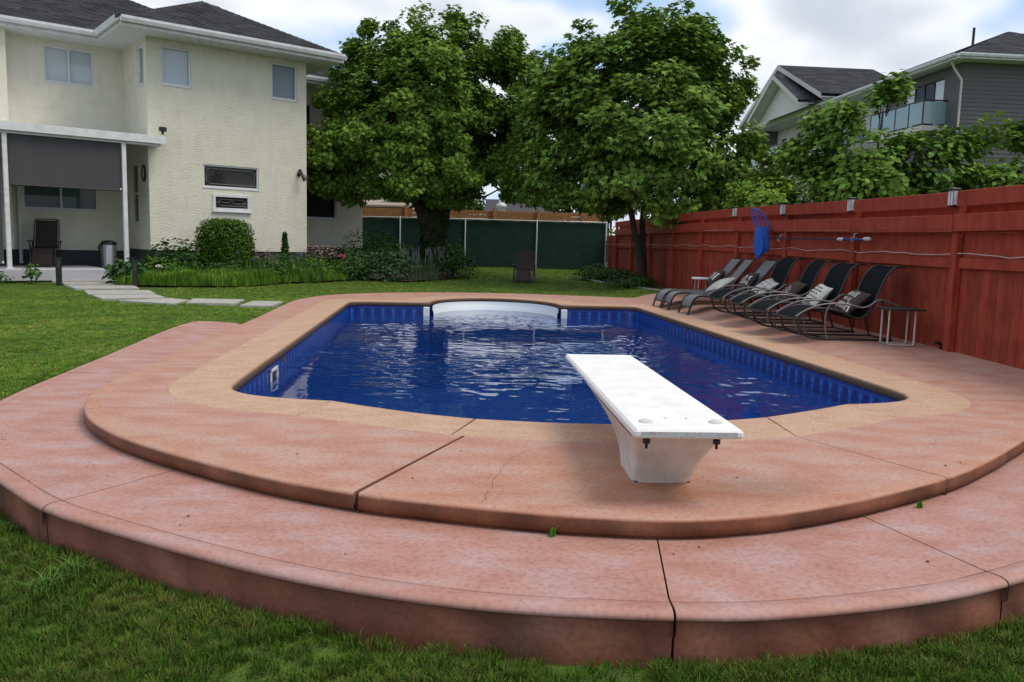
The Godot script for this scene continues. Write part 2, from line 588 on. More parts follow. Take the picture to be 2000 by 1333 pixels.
func tree(called: String, label: String, base: Vector3, lobes: Array, fork: Vector3, trunks: Array, per_m3: float, kind: String, s0: float, s1: float, tint: Color, cr: float, each: int, group := "", solo := 0) -> Node3D:
	var t := thing(called, label, "tree", base, 0.0, group)
	var mid := Vector3.ZERO
	for l in lobes:
		mid += Vector3(l[0], l[1], l[2]) / lobes.size()
	mid.y -= .8
	var wood := []
	var cl := []
	for l in lobes:
		var c := Vector3(l[0], l[1], l[2])
		var r := Vector3(l[3], l[4], l[5])
		var n := int(clampf(per_m3 * pow(r.x * r.y * r.z, .72) * l[6], 2, 400))
		var start := fork.lerp(c, .12)
		var mid2 := start.lerp(c, .5) + Vector3(rr(-.2, .2), -.12 * start.distance_to(c), rr(-.2, .2))
		wood.append([[start, mid2, c + r * Vector3(0, .4, 0)], [clampf(r.length() * .035, .02, .1), clampf(r.length() * .02, .012, .06), .008]])
		var clumps := []
		for k in int(maxf(2, n / 7.0)):
			clumps.append(rdir() * pow(rng.randf(), .3))
		for k in n:
			var cd: Vector3 = clumps[k % clumps.size()]
			var d: Vector3 = cd + rdir() * .27 * pow(rng.randf(), .5)
			if k % 6 == 0:
				d = rdir() * pow(rng.randf(), .5) * 1.02
			var p := c + d * r
			var tt := tint
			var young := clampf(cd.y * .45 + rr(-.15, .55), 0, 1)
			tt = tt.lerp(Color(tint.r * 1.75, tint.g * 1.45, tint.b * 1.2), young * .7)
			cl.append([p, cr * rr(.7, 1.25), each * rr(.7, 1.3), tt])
			if k % 3 == 0:
				var q := c + (p - c) * .3
				wood.append([[q, q.lerp(p, .6) + Vector3(0, -.04, 0), p], [.014, .009, .004]])
	var st := stn()
	for tr in trunks:
		var pts := []
		for p in curve(tr[0], 5):
			pts.append(p - base)
		var rad := []
		for k in pts.size():
			rad.append(lerpf(tr[1], tr[2], float(k) / (pts.size() - 1)) * (1.0 + .35 * exp(-k * .9)) * rr(.95, 1.06))
		tube(st, pts, rad, 12)
	obj("trunk", st, M.bark, t)
	st = stn()
	for w in wood:
		var pts := []
		for p in w[0]:
			pts.append(p - base)
		tube(st, curve(pts, 3), w[1][0] if w[0].size() < 3 else [w[1][0], w[1][0] * .9, w[1][0] * .8, w[1][1], w[1][1] * .85, w[1][1] * .7, w[1][2]], 5, false)
	var b := obj("branches", st, M.bark, t)
	b.set_meta("kind", "stuff")
	var xf := []
	var ti := []
	for c in cl:
		c[0] -= base
	leaves(xf, ti, cl, mid - base, s0, s1, .2)
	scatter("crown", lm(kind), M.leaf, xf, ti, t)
	return t

func bush(called: String, label: String, cat: String, at: Vector3, r: Vector3, n: int, kind: String, s0: float, s1: float, tint: Color, shape := "round", stems := 5, group := "") -> Node3D:
	var t := thing(called, label, cat, at, 0.0, group)
	var xf := []
	var ti := []
	for k in n:
		var d := rdir()
		var p: Vector3
		if shape == "box":
			var e := 4.0
			var l := pow(pow(absf(d.x), e) + pow(absf(d.y), e) + pow(absf(d.z), e), 1.0 / e)
			p = d / l * r * (pow(rng.randf(), .3)) * rr(.96, 1.05)
		elif shape == "cone":
			var h := rng.randf()
			var a := rr(0, TAU)
			var q := (1.0 - h) * sqrt(rng.randf()) * (1.0 + .2 * sin(h * 40.0))
			p = Vector3(cos(a) * q * r.x, (h * 2.0 - 1.0) * r.y, sin(a) * q * r.z)
			d = (Vector3(cos(a), .3, sin(a))).normalized()
		else:
			d.y = absf(d.y) if rng.randf() < .75 else d.y
			p = d * r * pow(rng.randf(), .4) * (1.0 + .22 * noise.get_noise_3dv((at + d * 1.2) * 14.0) * 2.0)
		p.y += r.y if shape != "round" else r.y * .35
		if p.y < .01:
			p.y = rr(.01, .1)
		var up := (d * .7 + Vector3.UP * .6 + rdir() * .7).normalized()
		var tip := (d + rdir() * .7 + Vector3.UP * .1).normalized()
		if absf(tip.dot(up)) > .97:
			tip = up.cross(Vector3.RIGHT)
		xf.append(Transform3D(leaf_basis(up, tip, rr(s0, s1)), p))
		var v := rr(.65, 1.35)
		ti.append(Color(tint.r * v * rr(.85, 1.15), tint.g * v, tint.b * v))
	scatter("foliage", lm(kind), M.leaf, xf, ti, t)
	for k in stems:
		var st := stn()
		var a := rr(0, TAU)
		var e := Vector3(cos(a) * r.x * .5, r.y * .9, sin(a) * r.z * .5)
		tube(st, [Vector3(e.x * .1, -.05, e.z * .1), e * .5 + Vector3(0, .03, 0), e], [.012, .009, .005], 5, false)
		obj("stem", st, M.bark, t)
	return t

func strap_leaves(st: SurfaceTool, n: int, spread: float, h0: float, h1: float, w: float, arch: float, tint: Color) -> void:
	for k in n:
		var a := rr(0, TAU)
		var d := Vector3(cos(a), 0, sin(a))
		var s := Vector3(-d.z, 0, d.x)
		var base := Vector3(rr(-1, 1), 0, rr(-1, 1)) * spread
		var h := rr(h0, h1)
		var out := h * rr(.15, arch)
		var v := rr(.7, 1.3)
		st.set_color(Color(tint.r * v, tint.g * v, tint.b * v))
		st.set_smooth_group(-1)
		var prev := base
		var pwid := w
		for j in range(1, 6):
			var t := j / 5.0
			var p := base + d * out * t * t * 1.1 + Vector3(0, h * (t - .45 * t * t * clampf(arch, 0, 1.2)), 0)
			var wid := w * (1.0 - t * t)
			quad(st, prev - s * pwid, prev + s * pwid, p + s * wid, p - s * wid)
			prev = p
			pwid = wid

func bloom(parent: Node, called: String, at: Vector3, r: float, m: Material) -> void:   # a ruffled flower head
	var st := stn()
	for k in 26:
		var d := rdir()
		d.y = absf(d.y) * .8 - .1
		var s := d.cross(Vector3.UP).normalized()
		var u := s.cross(d)
		quad(st, at + d * r * .35, at + d * r * .8 + s * r * .4, at + d * r * 1.05 + u * r * .2, at + d * r * .8 - s * r * .4)
	obj(called, st, m, parent)

# ---------------------------------------------------------------- ground
func ss(a: float, b: float, x: float) -> float:
	return smoothstep(a, b, x)

func step_h(a: float, b: float) -> float:      # height of the lower tread
	return -.1 * ss(4.4, 9.3, b) if a < 2.0 else -.1

func deck_h(a: float, b: float) -> float:
	return ss(6.06, 6.6, a) * minf(.125, (.06 + (5.5 - b) * .0145) if b < 5.5 else .06 * (1.0 - ss(5.5, 9.0, b)))

func ground_h(x: float, z: float) -> float:
	var q := wp(x, z)
	var h := .28 * ss(-19.0, -31.0, z) - .012
	h -= .1 * ss(4.4, 9.3, q.y)
	h -= .185 * ss(9.6, 11.3, q.y)
	h += minf(deck_h(q.x, q.y), .125) * (1.0 - ss(4.0, 9.0, q.y)) * (1.0 - ss(-2.5, -8.0, q.y))
	h += .018 * noise.get_noise_2d(x * 9.0, z * 9.0)
	if z < -60:
		h -= (-60 - z) * .004
	return h

var I_poly := []
var C_poly := []
var D_poly := []
var L_poly := []

func outlines() -> void:
	I_poly = [[[1.45, -.25, .2, -.25, .03, -.2, -.06, -.07, -.08, .1, -.08, 3.2], [1.0, -.85, -.1, -.8, -.42, -.68, -.55, -.4, -.58, 0, -.58, 3.2]],
		[[-.08, 3.2, -.08, 6.9], [-.58, 3.2, -.57, 6.9]],
		[[-.08, 6.9, -.08, 9.1, -.05, 9.4, .08, 9.58, .25, 9.7, .5, 9.79, .8, 9.86], [-.57, 6.9, -.57, 9.2, -.49, 9.52, -.39, 9.75, -.16, 10.02, .11, 10.22, .62, 10.41]],
		[[.8, 9.86, 1.07, 10.06, 1.45, 10.3, 1.82, 10.46], [.62, 10.41, 1.12, 10.7, 1.64, 10.96]],
		[[1.82, 10.46, 2.3, 10.57, 2.75, 10.61, 3.3, 10.55, 3.87, 10.36], [1.64, 10.96, 2.1, 11.1, 2.75, 11.17, 3.4, 11.11, 3.85, 10.97]],
		[[3.87, 10.36, 4.2, 10.18, 4.5, 10.0, 4.75, 9.84], [3.85, 10.97, 4.25, 10.78, 4.6, 10.56, 4.88, 10.38]],
		[[4.75, 9.84, 5.0, 9.8, 5.25, 9.72, 5.43, 9.58, 5.52, 9.4, 5.54, 9.1, 5.54, 6.9], [4.88, 10.38, 5.2, 10.28, 5.47, 10.16, 5.73, 9.96, 5.9, 9.7, 6.02, 9.3, 6.05, 8.9, 6.05, 6.9]],
		[[5.54, 6.9, 5.54, 3.2], [6.05, 6.9, 6.05, 3.2]],
		[[5.54, 3.2, 5.54, .1, 5.52, -.07, 5.43, -.2, 5.25, -.25, 4.05, -.25], [6.05, 3.2, 6.05, 0, 6.0, -.4, 5.85, -.68, 5.5, -.8, 4.5, -.85]],
		[[4.05, -.25, 3.98, -.9, 3.65, -1.5, 3.2, -1.87, 2.75, -2.0, 2.3, -1.87, 1.85, -1.5, 1.52, -.9, 1.45, -.25], [4.5, -.85, 4.4, -1.5, 4.0, -2.0, 3.4, -2.35, 2.75, -2.45, 2.1, -2.35, 1.5, -2.0, 1.1, -1.5, 1.0, -.85]]]
	for s in I_poly:
		s[0] = fine(chaikin(v2(s[0]), 3), .05, false)
		s[1] = fine(chaikin(v2(s[1]), 3), .05, false)
		for p in s[1].slice(0, -1):
			C_poly.append(p)
	var d := v2([.97, -3.4, -.14, -2.65, -.8, -1.75, -1.1, -.6, -1.15, .5, -1.08, 3.2, -1.08, 5.0, -1.08, 6.9, -1.05, 8.0, -1.07, 8.9, -1.03, 9.6, -.83, 10.26, -.5, 10.81, 0, 11.33, .93, 12.06, 1.88, 12.42, 2.44, 12.54, 2.78, 12.54, 3.31, 12.41, 4.3, 11.9, 4.89, 11.44, 5.35, 11.04, 6.1, 10.4, 6.8, 9.7, 7.75, 8.8, 7.8, 8.0, 7.95, -3.6, 7.2, -3.1, 6.59, -2.6, 5.78, -3.1, 4.59, -3.45, 3.4, -3.75, 2.2, -3.7])
	D_poly = fine(chaikin(d, 2, true), .05, true)
	L_poly = fine(chaikin(v2([-1.1, 4.35, -1.75, 4.0, -1.85, 4.6, -1.82, 6.8, -1.84, 8.2, -1.8, 9.35, -1.62, 10.2, -1.2, 11.0, -.7, 11.57, -.32, 12.0, .07, 12.28, .61, 12.64, 1.06, 12.9, 1.45, 13.06, 1.81, 13.17, 2.4, 13.25, 2.72, 13.26, 3.13, 13.2, 3.5, 13.12, 3.83, 13.0, 4.7, 12.6, 5.5, 12.0, 6.3, 11.2, 7.1, 10.4, 7.75, 9.8]), 2), .05, false)

func pool_ring() -> Array:
	var o := []
	for s in I_poly:
		for p in s[0].slice(0, -1):
			o.append(p)
	return o

# one cast slab between an inner and an outer line; prof: [outward offset, drop, shade] after the outer line; inner: the same before the inner line
func slab(parent: Node, called: String, m: Material, inn: Array, outl: Array, h: Callable, prof: Array, innp: Array, band: Color, cut0: float, cut1: float, rows_n := 8, tintf = null) -> MeshInstance3D:
	var n := int(maxf(6, plen(outl) / .09))
	var a := resample(inn, n, cut0 * .7, cut1 * .7)
	var b := resample(outl, n, cut0, cut1)
	var na := outward(a)
	var nb := outward(b)
	var rows := []
	var cols := []
	for k in innp:
		var row := PackedVector3Array()
		var col := PackedColorArray()
		for i in n + 1:
			var p: Vector2 = a[i] + na[i] * k[0]
			row.append(Vector3(p.x, h.call(a[i].x, a[i].y) + k[1], p.y))
			col.append(Color(k[2], k[2] * .97, k[2] * .93))
		rows.append(row)
		cols.append(col)
	var first_off: float = innp[-1][0] + .03 if innp.size() else 0.0
	var last_off: float = prof[0][0] - .02 if prof.size() else 0.0
	for r in rows_n + 1:
		var row := PackedVector3Array()
		var col := PackedColorArray()
		for i in n + 1:
			var p: Vector2 = (a[i] + na[i] * first_off).lerp(b[i] + nb[i] * last_off, float(r) / rows_n)
			row.append(Vector3(p.x, h.call(p.x, p.y), p.y))
			var c := Color.WHITE
			if tintf != null:
				c = tintf.call(p.x, p.y)
			col.append(c)
		rows.append(row)
		cols.append(col)
	for k in prof:
		var row := PackedVector3Array()
		var col := PackedColorArray()
		for i in n + 1:
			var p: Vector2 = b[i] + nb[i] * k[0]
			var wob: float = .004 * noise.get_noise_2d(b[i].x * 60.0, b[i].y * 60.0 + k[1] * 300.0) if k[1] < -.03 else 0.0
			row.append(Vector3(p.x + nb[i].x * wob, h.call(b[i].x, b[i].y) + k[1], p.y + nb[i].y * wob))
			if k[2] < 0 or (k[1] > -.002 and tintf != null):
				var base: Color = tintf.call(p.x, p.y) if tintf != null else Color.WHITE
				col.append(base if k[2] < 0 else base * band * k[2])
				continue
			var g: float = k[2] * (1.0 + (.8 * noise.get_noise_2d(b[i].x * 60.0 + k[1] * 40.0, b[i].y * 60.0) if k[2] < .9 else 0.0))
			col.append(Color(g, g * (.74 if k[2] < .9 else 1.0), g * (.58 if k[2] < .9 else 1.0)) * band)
		rows.append(row)
		cols.append(col)
	var st := stn()
	st.set_smooth_group(0)
	grid(st, rows, cols)
	st.set_smooth_group(-1)
	for e in [0, n]:                       # closed ends
		for r in rows.size() - 1:
			var p: Vector3 = rows[r][e]
			var q: Vector3 = rows[r + 1][e]
			var dn := Vector3(0, -.06, 0)
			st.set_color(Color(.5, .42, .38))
			if e == 0:
				quad(st, q, p, p + dn, q + dn)
			else:
				quad(st, p, q, q + dn, p + dn)
	return obj(called, st, m, parent)

func build_pool_and_deck() -> void:
	var turn := TH
	var at := Vector3(OX, 0, OZ)
	# coping
	var cop := setting("pool_coping", "tan concrete coping round the blue pool", at, turn)
	var flat := func(_a: float, _b: float) -> float: return 0.0
	var bull := [[.09, -.085, .22], [.03, -.088, .22], [.0, -.08, .22], [-.006, -.055, .22], [-.006, -.03, .22], [.001, -.014, .34], [.012, -.005, .75], [.026, -.001, 1.0]]  # low values: weathered grey plus shade put into the inner face colour
	for s in I_poly:
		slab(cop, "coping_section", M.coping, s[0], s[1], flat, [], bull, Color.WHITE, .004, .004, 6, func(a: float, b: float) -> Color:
			var w: float = clampf(1.0 - Vector2(a - 3.2, (b - 10.75) * 1.6).length() / .9, 0, 1)
			return Color.WHITE.lerp(Color(1.02, 1.12, 1.3), w * .9))
	# upper deck slabs
	var deck := setting("pool_deck", "reddish stamped concrete deck round the pool", at, turn)
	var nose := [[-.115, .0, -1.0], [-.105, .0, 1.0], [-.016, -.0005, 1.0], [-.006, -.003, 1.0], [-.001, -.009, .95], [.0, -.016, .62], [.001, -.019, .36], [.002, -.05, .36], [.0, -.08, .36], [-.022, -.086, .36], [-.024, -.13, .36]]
	var J := [[.9, -2.0, .97, -3.4], [-.58, 3.2, -1.08, 3.2], [-.57, 8.0, -1.05, 8.0], [.11, 10.22, -.83, 10.26], [1.7, 10.98, 1.18, 12.16], [3.85, 10.97, 4.27, 11.9], [5.9, 9.7, 6.8, 9.7], [6.05, 5.0, 7.83, 5.0], [6.05, 0, 7.87, 0], [4.5, -.95, 4.59, -3.45]]
	for k in J.size():
		var j0 = J[k]
		var j1 = J[(k + 1) % J.size()]
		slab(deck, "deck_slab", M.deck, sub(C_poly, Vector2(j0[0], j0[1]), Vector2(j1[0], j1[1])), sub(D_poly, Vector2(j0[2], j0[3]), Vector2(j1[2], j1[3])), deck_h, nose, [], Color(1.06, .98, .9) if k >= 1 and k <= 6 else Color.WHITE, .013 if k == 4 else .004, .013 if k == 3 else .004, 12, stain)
	var st := stn()
	var fill := [PackedVector3Array(), PackedVector3Array()]
	for p in resample(C_poly + [C_poly[0]], 300):
		fill[0].append(Vector3(p.x, -.014, p.y))
	var dd := []
	for p in resample(D_poly + [D_poly[0]], 300):
		dd.append(p)
	for i in 301:
		var near_d: Vector2 = D_poly[nearest(D_poly, Vector2(fill[0][i].x, fill[0][i].z))]
		var inw := (Vector2(fill[0][i].x, fill[0][i].z) - near_d).normalized() * .06
		fill[0][i] -= Vector3(inw.x, 0, inw.y) * .5
		fill[1].append(Vector3(near_d.x + inw.x * .4, -.014, near_d.y + inw.y * .4))
	var skirt := PackedVector3Array()
	for p in fill[1]:
		skirt.append(p + Vector3(0, -.2, 0))
	fill.append(skirt)
	grid(st, fill)
	obj("joint_filler", st, M.filler, deck)
	st = stn()
	for c in [[1.75, 12.3, 1.95, 11.5, 2.1, 11.3], [4.6, 11.2, 4.9, 10.9, 5.4, 10.8], [6.5, 8.6, 6.9, 8.2, 7.5, 8.1], [-.85, 6.2, -.7, 5.6]]:
		var cp := fine(chaikin(v2(c), 2), .04, false)
		var prev := Vector3.ZERO
		for i in cp.size():
			var q: Vector2 = cp[i] + Vector2(rr(-.012, .012), rr(-.012, .012))
			var p := Vector3(q.x, deck_h(q.x, q.y) + .0015, q.y)
			if i:
				var sd := (p - prev).normalized().cross(Vector3.UP) * rr(.0004, .0011)
				quad(st, prev - sd, p - sd, p + sd, prev + sd)
			prev = p
	obj("hairline_cracks", st, M.filler, deck)
	# lower step
	var low := setting("lower_step", "curved lower step of pinkish concrete in front of the deck", at, turn)
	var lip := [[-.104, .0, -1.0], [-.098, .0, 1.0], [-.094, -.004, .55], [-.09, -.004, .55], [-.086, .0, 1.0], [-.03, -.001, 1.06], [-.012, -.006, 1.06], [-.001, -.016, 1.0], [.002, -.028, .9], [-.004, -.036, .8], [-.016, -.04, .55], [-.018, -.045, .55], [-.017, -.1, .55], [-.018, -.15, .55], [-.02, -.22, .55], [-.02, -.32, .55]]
	var K := [[-1.08, 4.5, -1.1, 4.35], [-1.05, 8.2, -1.84, 8.2], [-.83, 10.2, -1.64, 10.1], [.11, 11.43, -.32, 12.0], [2.52, 12.54, 2.4, 13.25], [3.64, 12.27, 3.83, 13.0], [6.1, 10.4, 6.3, 11.2], [7.75, 8.95, 7.75, 9.8]]
	for k in K.size() - 1:
		var j0 = K[k]
		var j1 = K[k + 1]
		var inn := sub(D_poly, Vector2(j0[0], j0[1]), Vector2(j1[0], j1[1]))
		var no := outward(inn)
		for i in inn.size():
			inn[i] -= no[i] * .03
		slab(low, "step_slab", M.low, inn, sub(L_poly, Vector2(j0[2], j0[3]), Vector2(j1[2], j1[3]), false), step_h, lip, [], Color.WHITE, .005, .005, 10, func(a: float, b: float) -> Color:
			var v: float = 1.0 + .1 * noise.get_noise_2d(a * 25.0, b * 25.0)
			return Color(v, v, v))
	st = stn()
	var core := [PackedVector3Array(), PackedVector3Array()]
	var lo := outward(L_poly)
	for k in L_poly.size():
		var q: Vector2 = L_poly[k] - lo[k] * .05
		core[0].append(Vector3(q.x, -.125 + .1 + step_h(q.x, q.y), q.y))
		core[1].append(Vector3(q.x, -.5, q.y))
	grid(st, core)
	obj("step_core", st, M.filler, low)
	# basin
	var pool := thing("swimming_pool", "rectangular swimming pool with blue patterned liner and curved white steps", "swimming pool", at, turn)
	var ring := pool_ring()
	ring.append(ring[0])
	var nn := outward(ring)
	var levels := [-.07, -.115, -.33, -1.7]
	var names := ["top_stripe", "waterline_band", "pool_wall"]
	var mats := [mat(lin(.012, .05, .32), .4), band_material(), M.liner]
	for l in 3:
		st = stn()
		var rows := [PackedVector3Array(), PackedVector3Array()]
		var uv := [PackedVector2Array(), PackedVector2Array()]
		var d := 0.0
		for i in ring.size():
			if i:
				d += ring[i].distance_to(ring[i - 1])
			for r in 2:
				var p: Vector2 = ring[i] + nn[i] * (.03 if l else .022)
				rows[r].append(Vector3(p.x, levels[l + 1 - r], p.y))
				uv[r].append(Vector2(d / .2, float(1 - r)))
		st.set_smooth_group(0)
		grid(st, [rows[1], rows[0]], [], [uv[1], uv[0]])
		obj(names[l], st, mats[l], pool)
	st = stn()
	quad(st, Vector3(-.4, -1.7, 11), Vector3(6, -1.7, 11), Vector3(6, -1.7, -2.4), Vector3(-.4, -1.7, -2.4))
	obj("pool_floor", st, M.liner, pool)
	# white entry steps in the far bay
	var stair := [[1.0, -.074], [1.0, -.15], [.985, -.175], [.975, -.46], [.955, -.475], [.80, -.485], [.785, -.50], [.78, -1.72]]
	var srows := []
	for q in stair:
		var row := PackedVector3Array()
		for k in 41:
			var an := PI * k / 40.0
			row.append(Vector3(2.75 + cos(an) * 1.24 * q[0], q[1], -.2 - pow(sin(an), .85) * 1.66 * q[0]))
		srows.append(row)
	for q in [[0, 3, "step_wall"], [3, 6, "step_tread"], [6, 7, "step_riser"]]:
		st = stn()
		st.set_smooth_group(0)
		grid(st, srows.slice(q[0], q[1] + 1))
		obj(q[2], st, M.liner if q[2] == "step_riser" else M.steps, pool)
	for s in [-1, 1]:
		st = stn()
		bbox(st, Vector3(2.75 + s * 1.36, -.27, -.215), Vector3(.12, .36, .05), .01)
		obj("step_flange", st, M.steps, pool)
	# skimmer opening on the left wall
	var sk := Node3D.new()
	sk.name = "skimmer"
	pool.add_child(sk)
	st = stn()
	for q in [[0, .075, .36, .03], [0, -.075, .36, .03], [.165, 0, .03, .18], [-.165, 0, .03, .18]]:
		bbox(st, Vector3(-.095, -.235 + q[1], 7.4 + q[0]), Vector3(.02, q[3], q[2]), .004)
	obj("skimmer_frame", st, M.white, sk)
	st = stn()
	box(st, Vector3(-.104, -.235, 7.4), Vector3(.008, .14, .32))
	obj("skimmer_mouth", st, M.black, sk)
	# water
	var wst := stn()
	wst.set_smooth_group(0)
	var poly := PackedVector2Array()
	for i in ring.size() - 1:
		poly.append(ring[i] + nn[i] * .05)
	var cs := .045
	var na := int(6.0 / cs)
	var nb := int(13.2 / cs)
	var H := {}
	var wn := FastNoiseLite.new()
	wn.seed = 8
	wn.frequency = 1.0
	wn.fractal_octaves = 1
	var wy := PackedFloat32Array()
	wy.resize((na + 1) * (nb + 1))
	for j in nb + 1:
		for i in na + 1:
			var a := -.25 + i * cs
			var b := -2.3 + j * cs
			var gust := clampf(.55 + .9 * wn.get_noise_2d(a * .35 + 5.0, b * .3), .12, 1.3) * lerpf(1.0, .75, ss(6, 10, b))
			var y := wn.get_noise_2d(a * 2.9 + b * .5, b * 6.4) * .006 + wn.get_noise_2d(a * 5.6 + 40.0, b * 11.5 - a * 1.5) * .0036 + wn.get_noise_2d(a * 1.1 - 9.0, b * 2.0) * .006
			y += .0035 * sin(Vector2(a - 5.6, b - 9.9).length() * 24.0) * clampf(1.0 - Vector2(a - 4.6, b - 8.6).length() / 1.9, 0, 1)
			wy[j * (na + 1) + i] = -.262 + y * gust
	for j in nb:
		for i in na:
			var a := -.25 + i * cs
			var b := -2.3 + j * cs
			if b > -.2 and b < 9.4 and a > -.05 and a < 5.45 or Geometry2D.is_point_in_polygon(Vector2(a + cs * .5, b + cs * .5), poly):
				var p := []
				for q in [[0, 0], [0, 1], [1, 1], [1, 0]]:
					p.append(Vector3(a + q[0] * cs, wy[(j + q[1]) * (na + 1) + i + q[0]], b + q[1] * cs))
				quad(wst, p[0], p[1], p[2], p[3])
	var water := obj("water", wst, M.water)
	water.position = at
	water.rotation.y = turn
	water.set_meta("kind", "structure")
	water.set_meta("label", "rippled blue pool water")

func stain(a: float, b: float) -> Color:
	var c := Color.WHITE
	var n := noise.get_noise_2d(a * 40.0, b * 40.0)
	var v := 1.0 + .08 * n
	c = Color(v, v, v)
	var g := clampf(1.0 - Vector2((a - 3.15) * 1.0, (b - 12.0) * 1.5).length() / .42 + n * .5, 0, 1)     # grey bleach mark beside the diving board stand
	c = c.lerp(Color(.62, .72, .78), g * .8)
	var o := clampf(1.0 - Vector2((a - 2.45) * 1.1, (b - 11.75) * 1.2).length() / .75 + n * .4, 0, 1)    # rusty ring
	c = c.lerp(Color(.98, .86, .6), o * .75)
	var w := clampf(1.0 - Vector2((a - 2.7) * .35, (b - 12.15) * 2.0).length() / .5 + n * .5, 0, 1)
	c = c * Color.WHITE.lerp(Color(.86, .74, .6), w)
	return c

func band_material() -> StandardMaterial3D:        # printed liner border: pale baluster shapes on blue
	var im := Image.create(128, 128, false, Image.FORMAT_RGB8)
	for y in 128:
		for x in 128:
			var u := absf((x - 64) / 64.0)
			var v := y / 128.0
			var w := .34 * absf(sin(v * PI * 2.0)) * (1.0 if v > .12 and v < .95 else 0.0) + .1
			var c := lin(.006, .03, .22)
			if u < w:
				c = lin(.03, .16, .50).lerp(lin(.008, .06, .36), clampf(u / w, 0, 1))
			if v < .08 or v > .93:
				c = lin(.02, .10, .42)
			if u > .9:
				c = lin(.004, .02, .15)
			im.set_pixel(x, y, c)
	var m := mat(Color.WHITE, .35)
	m.albedo_texture = ImageTexture.create_from_image(im)
	return m

func build_board() -> void:
	var t := thing("diving_board", "white fibreglass diving board on a flared stand over the near pool edge", "diving board", pw(2.685, 11.97), TH - .035)
	# long axis towards -z
	var st := stn()
	bbox(st, Vector3(0, .352, -.80), Vector3(.50, .042, 2.52), .012)
	obj("board", st, M.board, t)
	# flared stand: rings from the bottom up
	st = stn()
	var rings := []
	for k in 17:
		var f := k / 16.0
		var e := pow(f, 2.2)
		var hw := .148 + .028 * f + .05 * pow(f, 3.0)
		var z0 := lerpf(.02, .30, pow(f, 1.15))
		var z1 := lerpf(-.36, -.98, pow(f, 3.4))
		var ring := []
		var rc := .04
		for q in [[1, 1], [-1, 1], [-1, -1], [1, -1]]:
			var cx: float = q[0] * hw
			var cz: float = z0 if q[1] > 0 else z1
			var a := Vector2(cx - q[0] * rc, cz)
			var b := Vector2(cx, cz - q[1] * rc)
			var m := Vector2(cx - q[0] * rc * .3, cz - q[1] * rc * .3)
			for p in ([b, m, a] if q[0] * q[1] > 0 else [a, m, b]):
				ring.append(Vector3(p.x, f * .30, p.y))
		rings.append(ring)
	st.set_smooth_group(0)
	for k in 16:
		for i in 12:
			var i2 := (i + 1) % 12
			quad(st, rings[k][i2], rings[k][i], rings[k + 1][i], rings[k + 1][i2])
	obj("stand", st, M.stand, t)
	st = stn()
	bbox(st, Vector3(0, .3155, -.38), Vector3(.455, .031, 1.42), .008)
	obj("stand_flange", st, M.stand, t)
	st = stn()
	box(st, Vector3(0, .003, -.17), Vector3(.285, .006, .37))
	obj("gasket", st, M.black, t)
	for s in [-1, 1]:
		st = stn()
		lathe(st, [Vector2(.034, .373), Vector2(.032, .379), Vector2(.022, .384), Vector2(0, .386)], 20, Vector3(s * .165, 0, .30))
		obj("bolt_cap", st, M.cream, t)
		st = stn()
		lathe(st, [Vector2(.0, .255), Vector2(.007, .256), Vector2(.007, .28), Vector2(.018, .281), Vector2(.018, .30), Vector2(0, .30)], 8, Vector3(s * .165, 0, .335))
		obj("nut", st, M.black, t)
		st = stn()
		lathe(st, [Vector2(.006, .3728), Vector2(.005, .3745), Vector2(0, .375)], 8, Vector3(s * .05, 0, .21))
		obj("rivet", st, M.dark, t)
	st = stn()
	box(st, Vector3(0, .351, .4605), Vector3(.44, .024, .003))
	obj("worn_label", st, label_material(), t)

func label_material() -> StandardMaterial3D:          # faded, unreadable print on a worn strip
	var im := Image.create(512, 32, false, Image.FORMAT_RGB8)
	im.fill(lin(.42, .45, .46))
	var g := RandomNumberGenerator.new()
	g.seed = 77
	for k in 260:
		var x := g.randi_range(0, 500)
		var y := g.randi_range(2, 28)
		im.fill_rect(Rect2i(x, y, g.randi_range(2, 14), g.randi_range(1, 2)), lin(.25, .28, .29) if g.randf() < .6 else lin(.6, .62, .62))
	for row in [[6, 40, 60, 3], [12, 42, 84, 2], [17, 42, 80, 2], [22, 42, 78, 2], [9, 90, 110, 5], [26, 230, 250, 3], [24, 300, 325, 3], [20, 410, 450, 2], [24, 400, 455, 2]]:
		for x in range(row[1], row[2]):
			if g.randf() < .7:
				im.fill_rect(Rect2i(x, row[0] + g.randi_range(0, 1), 1, row[3]), lin(.38, .06, .07))
	var m := mat(Color.WHITE, .6)
	m.albedo_texture = ImageTexture.create_from_image(im)
	m.uv1_triplanar = true
	m.uv1_scale = Vector3(1.0 / .44, 1.0 / .024, 1)
	m.uv1_offset = Vector3(.5, .65, 0)
	return m

# ---------------------------------------------------------------- lawn
func lines(fine0: float, fine1: float, step: float, lo: float, hi: float) -> Array:
	var o := [fine0]
	while o[-1] < fine1:
		o.append(o[-1] + step)
	var s := step
	while o[-1] < hi:
		s *= 1.5
		o.append(o[-1] + s)
	s = step
	while o[0] > lo:
		s *= 1.5
		o.push_front(o[0] - s)
	return o

